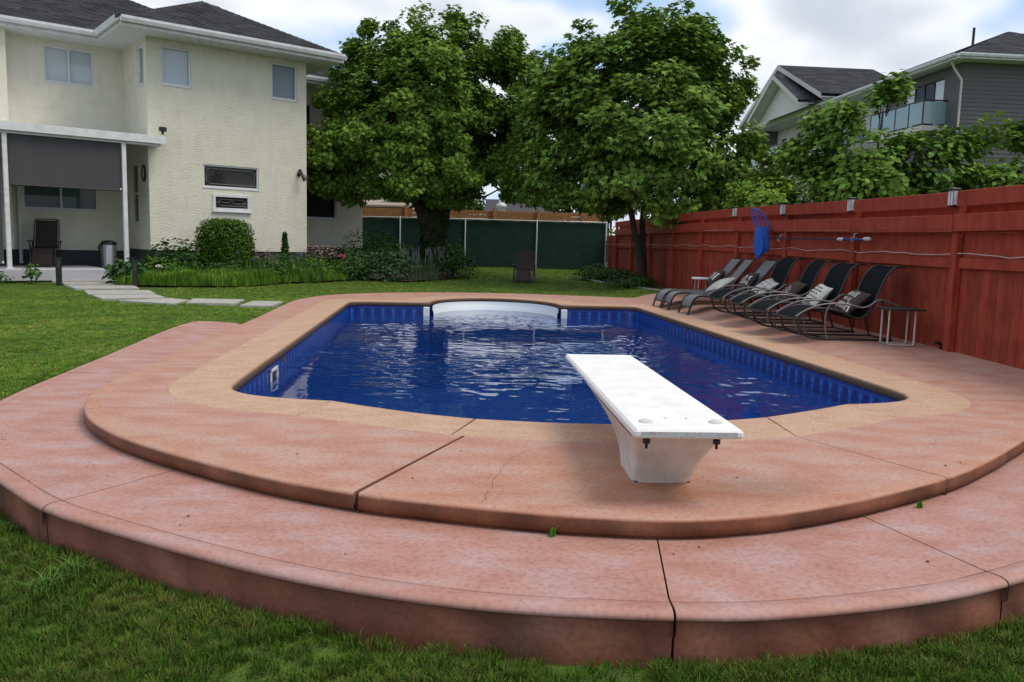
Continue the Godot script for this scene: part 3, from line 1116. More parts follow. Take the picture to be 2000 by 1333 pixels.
func build_lawn() -> void:
	var hole := PackedVector2Array()          # the lawn stops under the edge of the deck
	var shape := []
	for p in sub(D_poly, Vector2(5.35, 11.04), Vector2(-1.1, 4.2)):
		shape.append(p)
	for p in L_poly:
		shape.append(p)
	var shape_p := PackedVector2Array(shape)
	var xs := lines(-13.0, 6.0, .25, -260.0, 260.0)
	var zs := lines(-34.0, 3.0, .25, -420.0, 40.0)
	var st := stn()
	st.set_smooth_group(0)
	for j in zs.size() - 1:
		for i in xs.size() - 1:
			var inside := true
			for q in [[-.0, -.0], [1, 0], [1, 1], [0, 1], [.5, .5]]:
				var w := wp(lerpf(xs[i], xs[i + 1], q[0]), lerpf(zs[j], zs[j + 1], q[1]))
				if not Geometry2D.is_point_in_polygon(w, shape_p):
					inside = false
					break
			if inside:
				continue
			var p := []
			for q in [[0, 0], [0, 1], [1, 1], [1, 0]]:
				var x: float = xs[i + q[0]]
				var z: float = zs[j + q[1]]
				var y := ground_h(x, z)
				if Geometry2D.is_point_in_polygon(wp(x, z), shape_p):
					y -= .08
				p.append(Vector3(x, y, z))
			quad(st, p[0], p[1], p[2], p[3])
	var l := obj("lawn", st, M.lawn)
	l.set_meta("kind", "structure")
	l.set_meta("label", "green lawn round the pool deck")
	# blades of grass
	var xf := []
	var ti := []
	var add := func(x: float, z: float, s: float, flat: float, bright: float) -> void:
		var w := wp(x, z)
		if Geometry2D.is_point_in_polygon(w, shape_p):
			return
		var n := noise.get_noise_2d(x * 16.0, z * 16.0)
		if n < -.18 and rng.randf() < .72:
			return
		var b := Basis(Vector3.UP, rr(0, TAU)).scaled(Vector3(s * rr(.8, 1.3), s * flat * rr(.6, 1.35), s * rr(.8, 1.3)))
		b = Basis(Vector3(rr(-1, 1), 0, rr(-1, 1)).normalized(), rr(0, .35)) * b
		xf.append(Transform3D(b, Vector3(x, ground_h(x, z) - .004, z)))
		var v := rr(.7, 1.25) * bright * (1.0 + .35 * n)
		var dry := clampf(rr(-.5, .75) + n * .6, 0, 1)
		ti.append(Color(lerpf(.095, .22, dry) * v, lerpf(.195, .21, dry) * v, lerpf(.022, .055, dry) * v))
	for k in 24000:                                           # foreground, longer and looser
		var z := rr(-4.6, -1.35)
		add.call(rr(-1.0, 1.0) * (-z * .66 + .25), z, rr(.04, .07), .85, .6)
	for k in 26000:                                           # left lawn, mown short
		var z := -5.0 - 12.0 * pow(rng.randf(), 1.35)
		add.call(rr(z * .66, -3.2), z, rr(.045, .075), .55, 1.38)
	for k in 17000:                                           # lawn behind the pool
		add.call(rr(-7.5, 3.6), rr(-31.5, -16.5), rr(.06, .11), .45, 1.2)
	for k in 1300:                                            # ragged edge against the step
		var i := rng.randi_range(0, L_poly.size() - 1)
		var q: Vector2 = L_poly[i]
		var w := pw(q.x + (q.x - 2.4) * rr(.005, .03), q.y + (q.y - 8.0) * rr(.005, .03))
		if q.y > 8:
			add.call(w.x, w.z, rr(.035, .075), .9, .72)
	scatter("grass", lm("tuft"), M.blade, xf, ti).set_meta("label", "short green grass blades of the lawn")

# ---------------------------------------------------------------- house
func wall(st: SurfaceTool, x0: float, x1: float, y0: float, y1: float, holes: Array, z := 0.0, deep := .14, vert := "z") -> void:
	# a wall facing +z (or -x when vert is "x", running along z) with openings [x0, y0, x1, y1]
	var xs := [x0, x1]
	var ys := [y0, y1]
	for h in holes:
		xs.append_array([h[0], h[2]])
		ys.append_array([h[1], h[3]])
	xs.sort()
	ys.sort()
	var f := func(x: float, y: float, d: float) -> Vector3:
		return Vector3(x, y, z - d) if vert == "z" else Vector3(z + d, y, -x)
	var fl := vert == "x"
	var qd := func(a: Vector3, b: Vector3, c: Vector3, d: Vector3) -> void:
		if fl:
			quad(st, d, c, b, a)
		else:
			quad(st, a, b, c, d)
	for i in xs.size() - 1:
		for j in ys.size() - 1:
			if xs[i + 1] - xs[i] < 1e-5 or ys[j + 1] - ys[j] < 1e-5:
				continue
			var cx: float = (xs[i] + xs[i + 1]) * .5
			var cy: float = (ys[j] + ys[j + 1]) * .5
			var open := false
			for h in holes:
				if cx > h[0] and cx < h[2] and cy > h[1] and cy < h[3]:
					open = true
			if open:
				continue
			qd.call(f.call(xs[i], ys[j], 0), f.call(xs[i + 1], ys[j], 0), f.call(xs[i + 1], ys[j + 1], 0), f.call(xs[i], ys[j + 1], 0))
			qd.call(f.call(xs[i + 1], ys[j], deep), f.call(xs[i], ys[j], deep), f.call(xs[i], ys[j + 1], deep), f.call(xs[i + 1], ys[j + 1], deep))
	for h in holes:
		qd.call(f.call(h[0], h[1], 0), f.call(h[0], h[1], deep), f.call(h[2], h[1], deep), f.call(h[2], h[1], 0))
		qd.call(f.call(h[0], h[3], deep), f.call(h[0], h[3], 0), f.call(h[2], h[3], 0), f.call(h[2], h[3], deep))
		qd.call(f.call(h[0], h[1], deep), f.call(h[0], h[1], 0), f.call(h[0], h[3], 0), f.call(h[0], h[3], deep))
		qd.call(f.call(h[2], h[1], 0), f.call(h[2], h[1], deep), f.call(h[2], h[3], deep), f.call(h[2], h[3], 0))

func window(parent: Node3D, called: String, at: Vector3, turn: float, w: float, h: float, fw: float, panes: int, back: Material, m: Material, across := false, lead := 0, sill := true) -> Node3D:
	# its own axes: x along, z outwards; at = bottom left corner in the wall plane
	var n := Node3D.new()
	n.name = called
	parent.add_child(n, true)
	n.position = at
	n.rotation.y = turn
	var st := stn()
	var d := .06
	bbox(st, Vector3(w / 2, fw / 2, -.03), Vector3(w, fw, d), .006)
	bbox(st, Vector3(w / 2, h - fw / 2, -.03), Vector3(w, fw, d), .006)
	bbox(st, Vector3(fw / 2, h / 2, -.032), Vector3(fw, h - fw * 2, d), .006)
	bbox(st, Vector3(w - fw / 2, h / 2, -.032), Vector3(fw, h - fw * 2, d), .006)
	obj("frame", st, m, n)
	if sill:
		st = stn()
		bbox(st, Vector3(w / 2, -.018, .012), Vector3(w + .04, .03, .05), .006)
		obj("sill", st, m, n)
	for k in panes:
		st = stn()
		var a := fw + (w - 2 * fw) * k / panes
		var b := fw + (w - 2 * fw) * (k + 1) / panes
		var y0 := fw
		var y1 := h - fw
		if across:
			a = fw
			b = w - fw
			y0 = fw + (h - 2 * fw) * k / panes
			y1 = fw + (h - 2 * fw) * (k + 1) / panes
		quad(st, Vector3(a, y0, -.045), Vector3(b, y0, -.045), Vector3(b, y1, -.045), Vector3(a, y1, -.045))
		obj("pane", st, M.glass if back == M.sky_toned_blind else M.glassdark, n)
		if k > 0:
			st = stn()
			if across:
				bbox(st, Vector3(w / 2, y0, -.034), Vector3(w - fw * 2, .045, .05), .005)
			else:
				bbox(st, Vector3(a, h / 2, -.034), Vector3(.05, h - fw * 2, .05), .005)
			obj("mullion", st, m, n)
	st = stn()
	box(st, Vector3(w / 2, h / 2, -.10), Vector3(w - fw, h - fw, .012))
	obj("sky_toned_blind" if back == M.sky_toned_blind else "room_behind", st, back, n)
	if lead:
		st = stn()
		var i := fw + .06
		var c := .09
		var pts := [Vector3(i + c, i, 0), Vector3(w - i - c, i, 0), Vector3(w - i, i + c, 0), Vector3(w - i, h - i - c, 0), Vector3(w - i - c, h - i, 0), Vector3(i + c, h - i, 0), Vector3(i, h - i - c, 0), Vector3(i, i + c, 0)]
		for k in 8:
			var p: Vector3 = pts[k]
			var q: Vector3 = pts[(k + 1) % 8]
			tube(st, [p + Vector3(0, 0, -.04), q + Vector3(0, 0, -.04)], .007, 5)
			if k % 2:
				tube(st, [p + Vector3(0, 0, -.04), Vector3(fw if p.x < w / 2 else w - fw, p.y, -.04)], .006, 5)
		if lead == 2:
			tube(st, curve([Vector3(i, h * .55, -.04), Vector3(w * .4, h * .5, -.04), Vector3(w * .5, h * .62, -.04), Vector3(w * .6, h * .45, -.04), Vector3(w - i, h * .5, -.04)], 5), .007, 5)
		obj("lead_strips", st, M.silver, n)
	return n

func shingles(parent: Node3D, quad_pts: Array, course := .15, tab := .33, called := "shingles") -> void:
	# quad_pts: eave left, eave right, top right, top left (seen from outside); stepped courses with tabs of differing tone
	var a: Vector3 = quad_pts[0]
	var b: Vector3 = quad_pts[1]
	var c: Vector3 = quad_pts[2]
	var d: Vector3 = quad_pts[3]
	var nrm := (b - a).cross(d - a)
	if nrm.length() < 1e-4:
		nrm = (b - a).cross(c - a)
	nrm = nrm.normalized()
	var run := ((d + c) * .5 - (a + b) * .5).length()
	var n := int(ceil(run / course))
	var st := stn()
	for k in n:
		var t0 := float(k) / n
		var t1 := minf(float(k + 1) / n, 1.0)
		var l0 := a.lerp(d, t0)
		var r0 := b.lerp(c, t0)
		var l1 := a.lerp(d, t1)
		var r1 := b.lerp(c, t1)
		var len0 := l0.distance_to(r0)
		var m := int(maxf(1, round(len0 / tab)))
		var off := (rng.randf()) / m
		for j in m + 1:
			var u0 := clampf((j - 1.0) / m + off, 0, 1)
			var u1 := clampf(float(j) / m + off, 0, 1)
			if u1 - u0 < .002:
				continue
			var g := rr(.028, .062)
			st.set_color(Color(g, g, g * 1.1))
			var lift := nrm * rr(.010, .016)
			var p := l0.lerp(r0, u0)
			var q := l0.lerp(r0, u1)
			quad(st, p + lift, q + lift, l1.lerp(r1, u1) + nrm * .002, l1.lerp(r1, u0) + nrm * .002)
			quad(st, p - nrm * .004, q - nrm * .004, q + lift, p + lift)
	var o := obj(called, st, M.shingle, parent)
	o.set_meta("kind", "stuff")

func caps(parent: Node3D, a: Vector3, b: Vector3) -> void:      # ridge or hip cap pieces
	var st := stn()
	var n := int(a.distance_to(b) / .2)
	var t := (b - a).normalized()
	var s := t.cross(Vector3.UP).normalized()
	for k in n:
		var p := a.lerp(b, float(k) / n)
		var q := a.lerp(b, float(k + 1) / n)
		var g := rr(.03, .055)
		st.set_color(Color(g, g, g * 1.08))
		var up := Vector3(0, .035, 0)
		var dn := Vector3(0, -.045, 0)
		for sg in [-1.0, 1.0]:
			if sg > 0:
				quad(st, p + up, p + s * .14 + dn, q + s * .14 + dn, q + up * .6)
			else:
				quad(st, p - s * .14 + dn, p + up, q + up * .6, q - s * .14 + dn)
	obj("ridge_caps", st, M.shingle, parent).set_meta("kind", "stuff")

func hip_roof(parent: Node3D, x0: float, x1: float, z0: float, z1: float, y: float, pitch: float, along := "z") -> void:
	# eave rectangle x0..x1, z1 (front) .. z0 (back)
	var half := ((x1 - x0) if along == "z" else (z1 - z0)) * .5
	var top := y + half * pitch
	var fl := Vector3(x0, y, z1)
	var fr := Vector3(x1, y, z1)
	var bl := Vector3(x0, y, z0)
	var br := Vector3(x1, y, z0)
	var r0: Vector3
	var r1: Vector3
	if along == "z":
		r0 = Vector3((x0 + x1) * .5, top, z1 - half)
		r1 = Vector3((x0 + x1) * .5, top, z0 + half)
		shingles(parent, [fl, fr, r0, r0])
		shingles(parent, [fr, br, r1, r0])
		shingles(parent, [br, bl, r1, r1])
		shingles(parent, [bl, fl, r0, r1])
		caps(parent, fl, r0)
		caps(parent, fr, r0)
	else:
		r0 = Vector3(x0 + half, top, (z0 + z1) * .5)
		r1 = Vector3(x1 - half, top, (z0 + z1) * .5)
		shingles(parent, [fl, fr, r1, r0])
		shingles(parent, [fr, br, r1, r1])
		shingles(parent, [br, bl, r0, r1])
		shingles(parent, [bl, fl, r0, r0])
		caps(parent, fl, r0)
		caps(parent, fr, r1)
	caps(parent, r0, r1)

func eave(parent: Node3D, pts: Array, ins: Array, y: float) -> void:   # pts: outer eave line; ins: the wall line under it
	for k in pts.size() - 1:
		var a: Vector2 = pts[k]
		var b: Vector2 = pts[k + 1]
		var t := (b - a).normalized()
		var o := Vector2(-t.y, t.x)      # outwards when walking with the building on the right hand
		var prof := [[.0, -.02], [.02, -.10], [.09, -.12], [.12, -.04], [.12, .02], [.10, .025]]
		var st := stn()
		st.set_smooth_group(-1)
		for i in prof.size() - 1:
			var p0: Vector2 = a + o * prof[i][0]
			var p1: Vector2 = b + o * prof[i][0]
			var q0: Vector2 = a + o * prof[i + 1][0]
			var q1: Vector2 = b + o * prof[i + 1][0]
			quad(st, Vector3(p0.x, y + prof[i][1], p0.y), Vector3(p1.x, y + prof[i][1], p1.y), Vector3(q1.x, y + prof[i + 1][1], q1.y), Vector3(q0.x, y + prof[i + 1][1], q0.y))
		obj("gutter", st, M.gutter, parent)
		st = stn()
		quad(st, Vector3(a.x, y - .20, a.y), Vector3(b.x, y - .20, b.y), Vector3(b.x, y + .01, b.y), Vector3(a.x, y + .01, a.y))
		obj("fascia", st, M.gutter, parent)
		st = stn()
		var i0: Vector2 = ins[k]
		var i1: Vector2 = ins[k + 1]
		var len_n := int(maxf(1, a.distance_to(b) / .3))
		for j in len_n:
			var e0 := a.lerp(b, float(j) / len_n)
			var e1 := a.lerp(b, (j + .97) / len_n)
			var w0 := i0.lerp(i1, float(j) / len_n)
			var w1 := i0.lerp(i1, (j + .97) / len_n)
			quad(st, Vector3(w0.x, y - .19, w0.y), Vector3(w1.x, y - .19, w1.y), Vector3(e1.x, y - .19, e1.y), Vector3(e0.x, y - .19, e0.y))
		obj("soffit", st, M.pale, parent)

func build_house() -> void:
	var turn := atan2(.629, .777)
	var h := thing("stucco_house", "two storey cream stucco house with dark hip roof and covered patio", "house", Vector3(-9.42, 0, -21.5), turn)
	var st := stn()
	var W := [[.36, 5.01, 1.11, 5.97], [3.29, 5.03, 4.05, 6.0], [1.38, 2.48, 2.9, 3.08], [1.61, 1.86, 2.66, 2.32]]
	wall(st, 0, 4.33, .78, 6.16, W)
	obj("front_wall", st, M.stucco, h)
	st = stn()
	wall(st, 0.0, 2.2, .78, 6.16, [[.22, 5.0, .85, 6.0], [1.03, 1.46, 1.72, 3.07]], 0.0, .14, "x")
	quad(st, Vector3(4.33, .78, 0), Vector3(4.33, .78, -3.5), Vector3(4.33, 6.16, -3.5), Vector3(4.33, 6.16, 0))
	obj("side_wall", st, M.stucco, h)
	st = stn()
	wall(st, -2.82, 0, .71, 6.16, [[-1.92, 5.06, -.73, 5.98], [-2.52, 1.77, -.72, 3.0]], -2.2)
	quad(st, Vector3(-2.82, .71, -1.7), Vector3(-2.82, .71, -2.2), Vector3(-2.82, 6.16, -2.2), Vector3(-2.82, 6.16, -1.7))
	wall(st, -9.0, -2.82, .71, 6.16, [], -1.7)
	obj("back_wall", st, M.stucco, h)
	st = stn()
	wall(st, 4.33, 8.06, .9, 6.16, [[5.55, 1.86, 7.06, 3.06], [5.5, 4.5, 6.15, 5.6]], -3.5)
	quad(st, Vector3(8.06, .9, -3.5), Vector3(8.06, .9, -9.5), Vector3(8.06, 6.16, -9.5), Vector3(8.06, 6.16, -3.5))
	quad(st, Vector3(8.06, .7, -10), Vector3(-9, .7, -10), Vector3(-9, 6.16, -10), Vector3(8.06, 6.16, -10))
	quad(st, Vector3(-9, .7, -10), Vector3(-9, .7, -1.7), Vector3(-9, 6.16, -1.7), Vector3(-9, 6.16, -10))
	obj("wing_wall", st, M.stucco, h)
	st = stn()
	box(st, Vector3(2.165, .33, -1.09), Vector3(4.27, .9, 2.12))
	box(st, Vector3(-4.48, .3, -6.1), Vector3(8.9, .82, 7.74))
	box(st, Vector3(6.1, .37, -6.7), Vector3(3.86, 1.06, 6.34))
	obj("foundation", st, M.foundation, h)
	window(h, "window", Vector3(.36, 5.01, -.02), 0, .75, .96, .05, 1, M.sky_toned_blind, M.frame)
	window(h, "window", Vector3(3.29, 5.03, -.02), 0, .76, .97, .05, 1, mat(lin(.22, .26, .30), .6), M.frame)
	window(h, "window", Vector3(1.38, 2.48, -.02), 0, 1.52, .6, .04, 1, M.room, M.frame, false, 1)
	window(h, "window", Vector3(1.61, 1.86, .03), 0, 1.05, .46, .085, 1, M.room, M.white, false, 2)
	window(h, "window", Vector3(-1.92, 5.06, -2.22), 0, 1.19, .92, .05, 2, M.sky_toned_blind, M.frame)
	window(h, "window", Vector3(-2.52, 1.77, -2.22), 0, 1.8, 1.23, .05, 2, mat(lin(.035, .075, .07), .5), M.frame)
	window(h, "window", Vector3(-.01 + .03, 5.0, -.85), -PI / 2, .63, 1.0, .06, 1, M.sky_toned_blind, M.white)
	window(h, "window", Vector3(.02, 1.46, -1.72), -PI / 2, .69, 1.61, .06, 2, mat(lin(.09, .08, .07), .6), M.white, true)
	window(h, "window", Vector3(5.55, 1.86, -3.52), 0, 1.51, 1.2, .05, 1, M.room, M.frame)
	window(h, "window", Vector3(5.5, 4.5, -3.52), 0, .65, 1.1, .05, 1, M.room, M.frame)
	# roofs
	hip_roof(h, -.78, 5.1, -9.0, .78, 6.34, .5)
	hip_roof(h, -9.7, 4.8, -10.7, -1.42, 6.335, .5, "x")
	hip_roof(h, 3.0, 8.84, -10.6, -2.72, 6.33, .42, "x")
	eave(h, [Vector2(-9.7, -1.42), Vector2(-.78, -1.42), Vector2(-.78, .78), Vector2(5.1, .78), Vector2(5.1, -2.72), Vector2(8.84, -2.72), Vector2(8.84, -10)], [Vector2(-9.7, -2.2), Vector2(0, -2.2), Vector2(0, 0), Vector2(4.33, 0), Vector2(4.33, -3.5), Vector2(8.06, -3.5), Vector2(8.06, -10)], 6.33)
	st = stn()
	lathe(st, [Vector2(.16, 0), Vector2(.16, .07), Vector2(.19, .08), Vector2(.17, .13), Vector2(0, .15)], 16, Vector3(2.5, 7.62, -2.2))
	obj("roof_vent", st, M.dark, h)
	# patio cover
	st = stn()
	box(st, Vector3(-4.3, 3.55, .46), Vector3(9.2, .19, .08))
	obj("cover_gutter", st, M.white, h)
	st = stn()
	quad(st, Vector3(-8.9, 3.62, .42), Vector3(.28, 3.62, .42), Vector3(.28, 3.95, -2.2), Vector3(-8.9, 3.95, -2.2))
	for k in 30:
		var x := -8.8 + k * .3
		box(st, Vector3(x, 3.755, -.9), Vector3(.03, .05, 2.62), Basis(Vector3.RIGHT, .125))
	quad(st, Vector3(-8.9, 3.88, -2.2), Vector3(.28, 3.88, -2.2), Vector3(.28, 3.55, .42), Vector3(-8.9, 3.55, .42))
	obj("cover_roof", st, M.white, h)
	st = stn()
	box(st, Vector3(-4.3, 3.44, .36), Vector3(9.0, .09, .08))
	obj("cover_beam", st, M.white, h)
	for x in [-3.22, -.68, -5.8]:
		st = stn()
		bbox(st, Vector3(x, 1.85, .36), Vector3(.10, 3.1, .10), .01)
		obj("patio_post", st, M.white, h)
		st = stn()
		bbox(st, Vector3(x, .315, .36), Vector3(.17, .03, .17), .008)
		obj("post_foot", st, M.white, h)
	for s in [[-3.13, -.74, 2.24], [-5.7, -3.32, .42]]:
		var sh := Node3D.new()
		sh.name = "roller_shade"
		h.add_child(sh, true)
		st = stn()
		for k in 12:
			var x0 := lerpf(s[0], s[1], k / 12.0)
			var x1 := lerpf(s[0], s[1], (k + 1) / 12.0)
			var z0 := .34 + .008 * sin(k * 1.7)
			var z1 := .34 + .008 * sin((k + 1) * 1.7)
			quad(st, Vector3(x0, s[2], z0), Vector3(x1, s[2], z1), Vector3(x1, 3.42, z1), Vector3(x0, 3.42, z0))
		obj("fabric", st, M.shade, sh)
		st = stn()
		tube(st, [Vector3(s[0], s[2], .34), Vector3(s[1], s[2], .34)], .022, 8)
		obj("bottom_bar", st, M.dark, sh)
		st = stn()
		bbox(st, Vector3(s[1] - .03, s[2] + .03, .365), Vector3(.04, .05, .03), .006)
		obj("clip", st, M.white, sh)
	st = stn()
	tube(st, [Vector3(-2.62, .35, -2.12), Vector3(-2.62, 3.8, -2.12)], .045, 8)
	obj("downspout", st, M.pale, h)
	st = stn()
	tube(st, curve([Vector3(.02, 3.52, .3), Vector3(-.02, 3.36, .06), Vector3(-.04, 3.3, -.6), Vector3(-.03, 3.1, -1.0)], 5), .008, 5)
	obj("cable", st, M.pale, h)
	# patio slab
	var p := setting("patio", "grey concrete patio under the white cover", Vector3(-9.42, 0, -21.5), turn)
	st = stn()
	bbox(st, Vector3(-5.0, .16, -.83), Vector3(7.84, .28, 2.68), .015)
	obj("patio_slab", st, M.concrete, p)
	# fittings
	var sl := thing("spotlight", "black spotlight on the house wall beside the dark wing window", "spotlight", hw(4.09, 3.0, .0), turn)
	st = stn()
	lathe(st, [Vector2(.0, -.06), Vector2(.055, -.05), Vector2(.055, .05), Vector2(0, .06)], 14)
	obj("wall_plate", st, M.black, sl)
	st = stn()
	tube(st, [Vector3(0, .1, .02), Vector3(0, .12, .1), Vector3(.02, .02, .16), Vector3(.05, -.08, .2), Vector3(.09, -.16, .24)], [.03, .03, .04, .055, .08], 12)
	obj("lamp_head", st, M.black, sl)
	st = stn()
	tube(st, [Vector3(.088, -.158, .238), Vector3(.092, -.166, .243)], .07, 12)
	obj("lens", st, M.lens, sl)
	var cam := thing("floodlight", "small black floodlight box above the patio cover corner", "floodlight", hw(.28, 3.78, .3), turn)
	st = stn()
	bbox(st, Vector3(0, .06, 0), Vector3(.17, .11, .12), .012)
	obj("housing", st, M.black, cam)
	st = stn()
	box(st, Vector3(0, -.03, -.02), Vector3(.05, .08, .05))
	obj("bracket", st, M.dark, cam)
	var wr := thing("wall_plaque", "dark oval plaque on the shaded wall by the patio", "plaque", hw(-.03, 2.75, -.32), turn - PI / 2)
	st = stn()
	for k in 20:
		var a0 := TAU * k / 20
		var a1 := TAU * (k + 1) / 20
		tube(st, [Vector3(cos(a0) * .11, sin(a0) * .2, .015), Vector3(cos(a1) * .11, sin(a1) * .2, .015)], .022, 6, false)
	obj("rim", st, M.black, wr)
	st = stn()
	for k in 20:
		var a0 := TAU * k / 20
		var a1 := TAU * (k + 1) / 20
		tri(st, Vector3(0, 0, .014), Vector3(cos(a0) * .11, sin(a0) * .2, .01), Vector3(cos(a1) * .11, sin(a1) * .2, .01))
	obj("face", st, M.pale, wr)

func hw(s: float, y: float, z: float) -> Vector3:      # house axes to world
	return Vector3(-9.42 + s * .777 + z * .629, y, -21.5 - s * .629 + z * .777)

# ---------------------------------------------------------------- fences
func fw(t: float, out := 0.0, y := 0.0) -> Vector3:    # along the red fence: t metres away, out towards the pool
	return Vector3(6.033 - .0804 * t - out * .9968, y, -t + out * .0801)

func rise(t: float) -> float:
	return .12 * ss(9.0, 20.0, t)

func build_red_fence() -> void:
	var f := thing("red_fence", "tall red painted wooden fence along the deck behind the sun loungers", "fence")
	var ang := atan2(-.0804, 1.0)     # fence runs along -z and a little to the left
	var bas := Basis(Vector3.UP, -ang)
	var st: SurfaceTool
	var t := 5.2
	while t < 31.2:
		st = stn()
		var w := .134
		var y1 := 1.46 + rise(t)
		var y0 := -.12 + .2 * ss(20, 31, t)
		bbox(st, fw(t + w * .5, -.012 + rr(-.004, .004), (y0 + y1) * .5), Vector3(.02, y1 - y0, w - .009), .004, bas)
		obj("fence_board", st, [M.red, M.red_dull, M.red_bright][rng.randi_range(0, 2)], f)
		t += w
	var ts := []
	var k := 9.78 - 2.46 * 2
	while k < 31.3:
		ts.append(k)
		k += 2.46
	for i in ts.size():
		var a: float = ts[i]
		st = stn()
		bbox(st, fw(a, .05, .86 + rise(a)), Vector3(.09, 1.96, .10), .008, bas)
		obj("fence_post", st, M.red, f)
		if i == ts.size() - 1:
			break
		var c := a + 1.23
		var r := rise(c)
		var slope := (rise(a + 2.46) - rise(a)) / 2.46
		var bs := bas * Basis(Vector3.RIGHT, slope)
		var parts := [["top_board", .115, 1.83, .035, .18, 2.452], ["recessed_board", -.035, 1.68, .03, .17, 2.45], ["middle_board", .113, 1.565, .036, .175, 2.454], ["cap_rail", .07, 1.465, .12, .028, 2.45], ["plain_panel", .004, 1.30, .016, .29, 2.35], ["rail", .028, 1.09, .045, .125, 2.36], ["lower_rail", .022, .12, .04, .09, 2.36]]
		for p in parts:
			if p[0] == "lower_rail":
				continue
			st = stn()
			bbox(st, fw(c + rr(-.002, .002), p[1] + rr(-.002, .002), p[2] + r + rr(-.004, .004)), Vector3(p[3], p[4], p[5]), .006, bs)
			obj(p[0], st, M.red, f)
	# lamps
	var lab := {9.78: "post lamp with white panes nearest along the red fence, above the pale legged table", 12.24: "black framed post lamp above the pool pole's pale grip end", 14.7: "black framed post lamp beside the top of the blue net", 17.16: "black framed post lamp on the fence above the grey loungers, closest to the maple"}
	var first: Node3D
	for q in lab:
		if first == null:
			first = thing("post_lamp", lab[q], "lamp", fw(q, .135, 1.74 + rise(q)), -atan2(1.0, .0804), "solar lamps along the red fence")
			st = stn()
			bbox(st, Vector3(0, .20, .02), Vector3(.125, .025, .11), .006)
			obj("cap", st, M.black, first)
			st = stn()
			box(st, Vector3(0, .1, .012), Vector3(.095, .17, .06))
			obj("body", st, M.black, first)
			for s in [-1, 1]:
				st = stn()
				box(st, Vector3(s * .026, .1, .047), Vector3(.036, .165, .008))
				box(st, Vector3(s * .0505, .1, .015), Vector3(.006, .16, .045))
				obj("pane", st, M.lens, first)
			st = stn()
			bbox(st, Vector3(0, .005, .015), Vector3(.105, .016, .075), .004)
			obj("bottom_plate", st, M.black, first)
		else:
			copy_of(first, fw(q, .135, 1.74 + rise(q)), -atan2(1.0, .0804), lab[q])
	# cable
	st = stn()
	var pts := []
	for i in 110:
		var tt := 6.0 + i * .23
		pts.append(fw(tt, .075 + (.035 if i % 11 < 2 else 0.0), 1.185 + rise(tt) * .6 + .012 * sin(i * .9) + .02 * noise.get_noise_1d(i * 9.0)))
	tube(st, pts, .005, 6)
	var wire := obj("cable", st, M.wire)
	wire.set_meta("label", "pale cable strung along the red fence at chest height")
	wire.set_meta("category", "cable")

func build_net() -> void:
	var n := thing("pool_net", "bright blue leaf net with long navy pole hanging on the red fence", "pool net", fw(15.25, .17), -PI / 2 + .0804 - .0)
	# own axes: x towards the camera end of the fence is +x? (turned so that x runs along the fence towards the viewer)
	var hoop := [Vector3(.10, 1.46, .0), Vector3(.11, 1.60, .02), Vector3(.04, 1.78, .05), Vector3(-.09, 1.91, .06), Vector3(-.20, 1.92, .04), Vector3(-.23, 1.84, .02), Vector3(-.17, 1.66, 0), Vector3(-.08, 1.5, 0)]
	var st := stn()
	tube(st, curve(hoop, 4), .012, 6)
	obj("hoop", st, M.blue, n).transform = Transform3D(Basis(Vector3.UP, 1.0), Vector3(0, 0, .1))
	st = stn()
	st.set_smooth_group(0)
	var rows := []
	for j in 15:
		var v := j / 14.0
		var row := PackedVector3Array()
		for i in 25:
			var a := TAU * i / 24.0
			var y := lerpf(1.60, 1.02, v)
			var rx := lerpf(.10, .125, sin(v * PI)) * (1.0 - .85 * ss(.68, 1.0, v))
			var fold := 1.0 + .26 * sin(a * 5.0 + v * 2.0) * (.3 + v)
			row.append(Vector3(-.01 + lerpf(-.02, .0, v) + cos(a) * rx * fold - .05 * ss(.6, 1, v), y + .015 * sin(a * 4.0), .02 + sin(a) * .055 * fold))
		rows.append(row)
	grid(st, rows)
	obj("net_bag", st, M.blue, n).transform = Transform3D(Basis(Vector3.UP, 1.0), Vector3(0, 0, .1))
	st = stn()                                               # open mesh across the hoop
	for i in 13:
		var u := i / 12.0
		var p0: Vector3 = hoop[0].lerp(hoop[3], u)
		var p1: Vector3 = hoop[7].lerp(hoop[4], u)
		tube(st, [p0, (p0 + p1) * .5 + Vector3(0, -.03, .03), p1], .0035, 4, false)
	for i in 7:
		var u := (i + .5) / 7.0
		tube(st, [hoop[0].lerp(hoop[7], u), hoop[1].lerp(hoop[6], u) + Vector3(0, 0, .02), hoop[2].lerp(hoop[5], u) + Vector3(0, 0, .03), hoop[3].lerp(hoop[4], u)], .0035, 4, false)
	obj("netting", st, M.blue, n).transform = Transform3D(Basis(Vector3.UP, 1.0), Vector3(0, 0, .1))
	st = stn()
	tube(st, [Vector3(.05, 1.405, .0), Vector3(2.75, 1.375, .0)], .012, 8)
	obj("pole", st, M.navy, n)
	st = stn()
	tube(st, [Vector3(2.85, 1.374, .0), Vector3(3.5, 1.366, .0)], .017, 8)
	obj("inner_pole", st, mat(lin(.02, .04, .22), .4), n)
	for x in [2.72, 3.5]:
		st = stn()
		tube(st, [Vector3(x, 1.375, 0), Vector3(x + .05, 1.375, 0), Vector3(x + .16, 1.373, 0), Vector3(x + .18, 1.373, 0)], [.016, .027, .027, .018], 10)
		obj("grip", st, M.cream, n)
	for x in [.5, 3.2]:
		st = stn()
		tube(st, curve([Vector3(x, 1.46, -.09), Vector3(x, 1.45, -.02), Vector3(x, 1.36, -.01), Vector3(x, 1.35, .02), Vector3(x, 1.40, .03)], 4), .006, 5)
		obj("hook", st, M.wire, n)

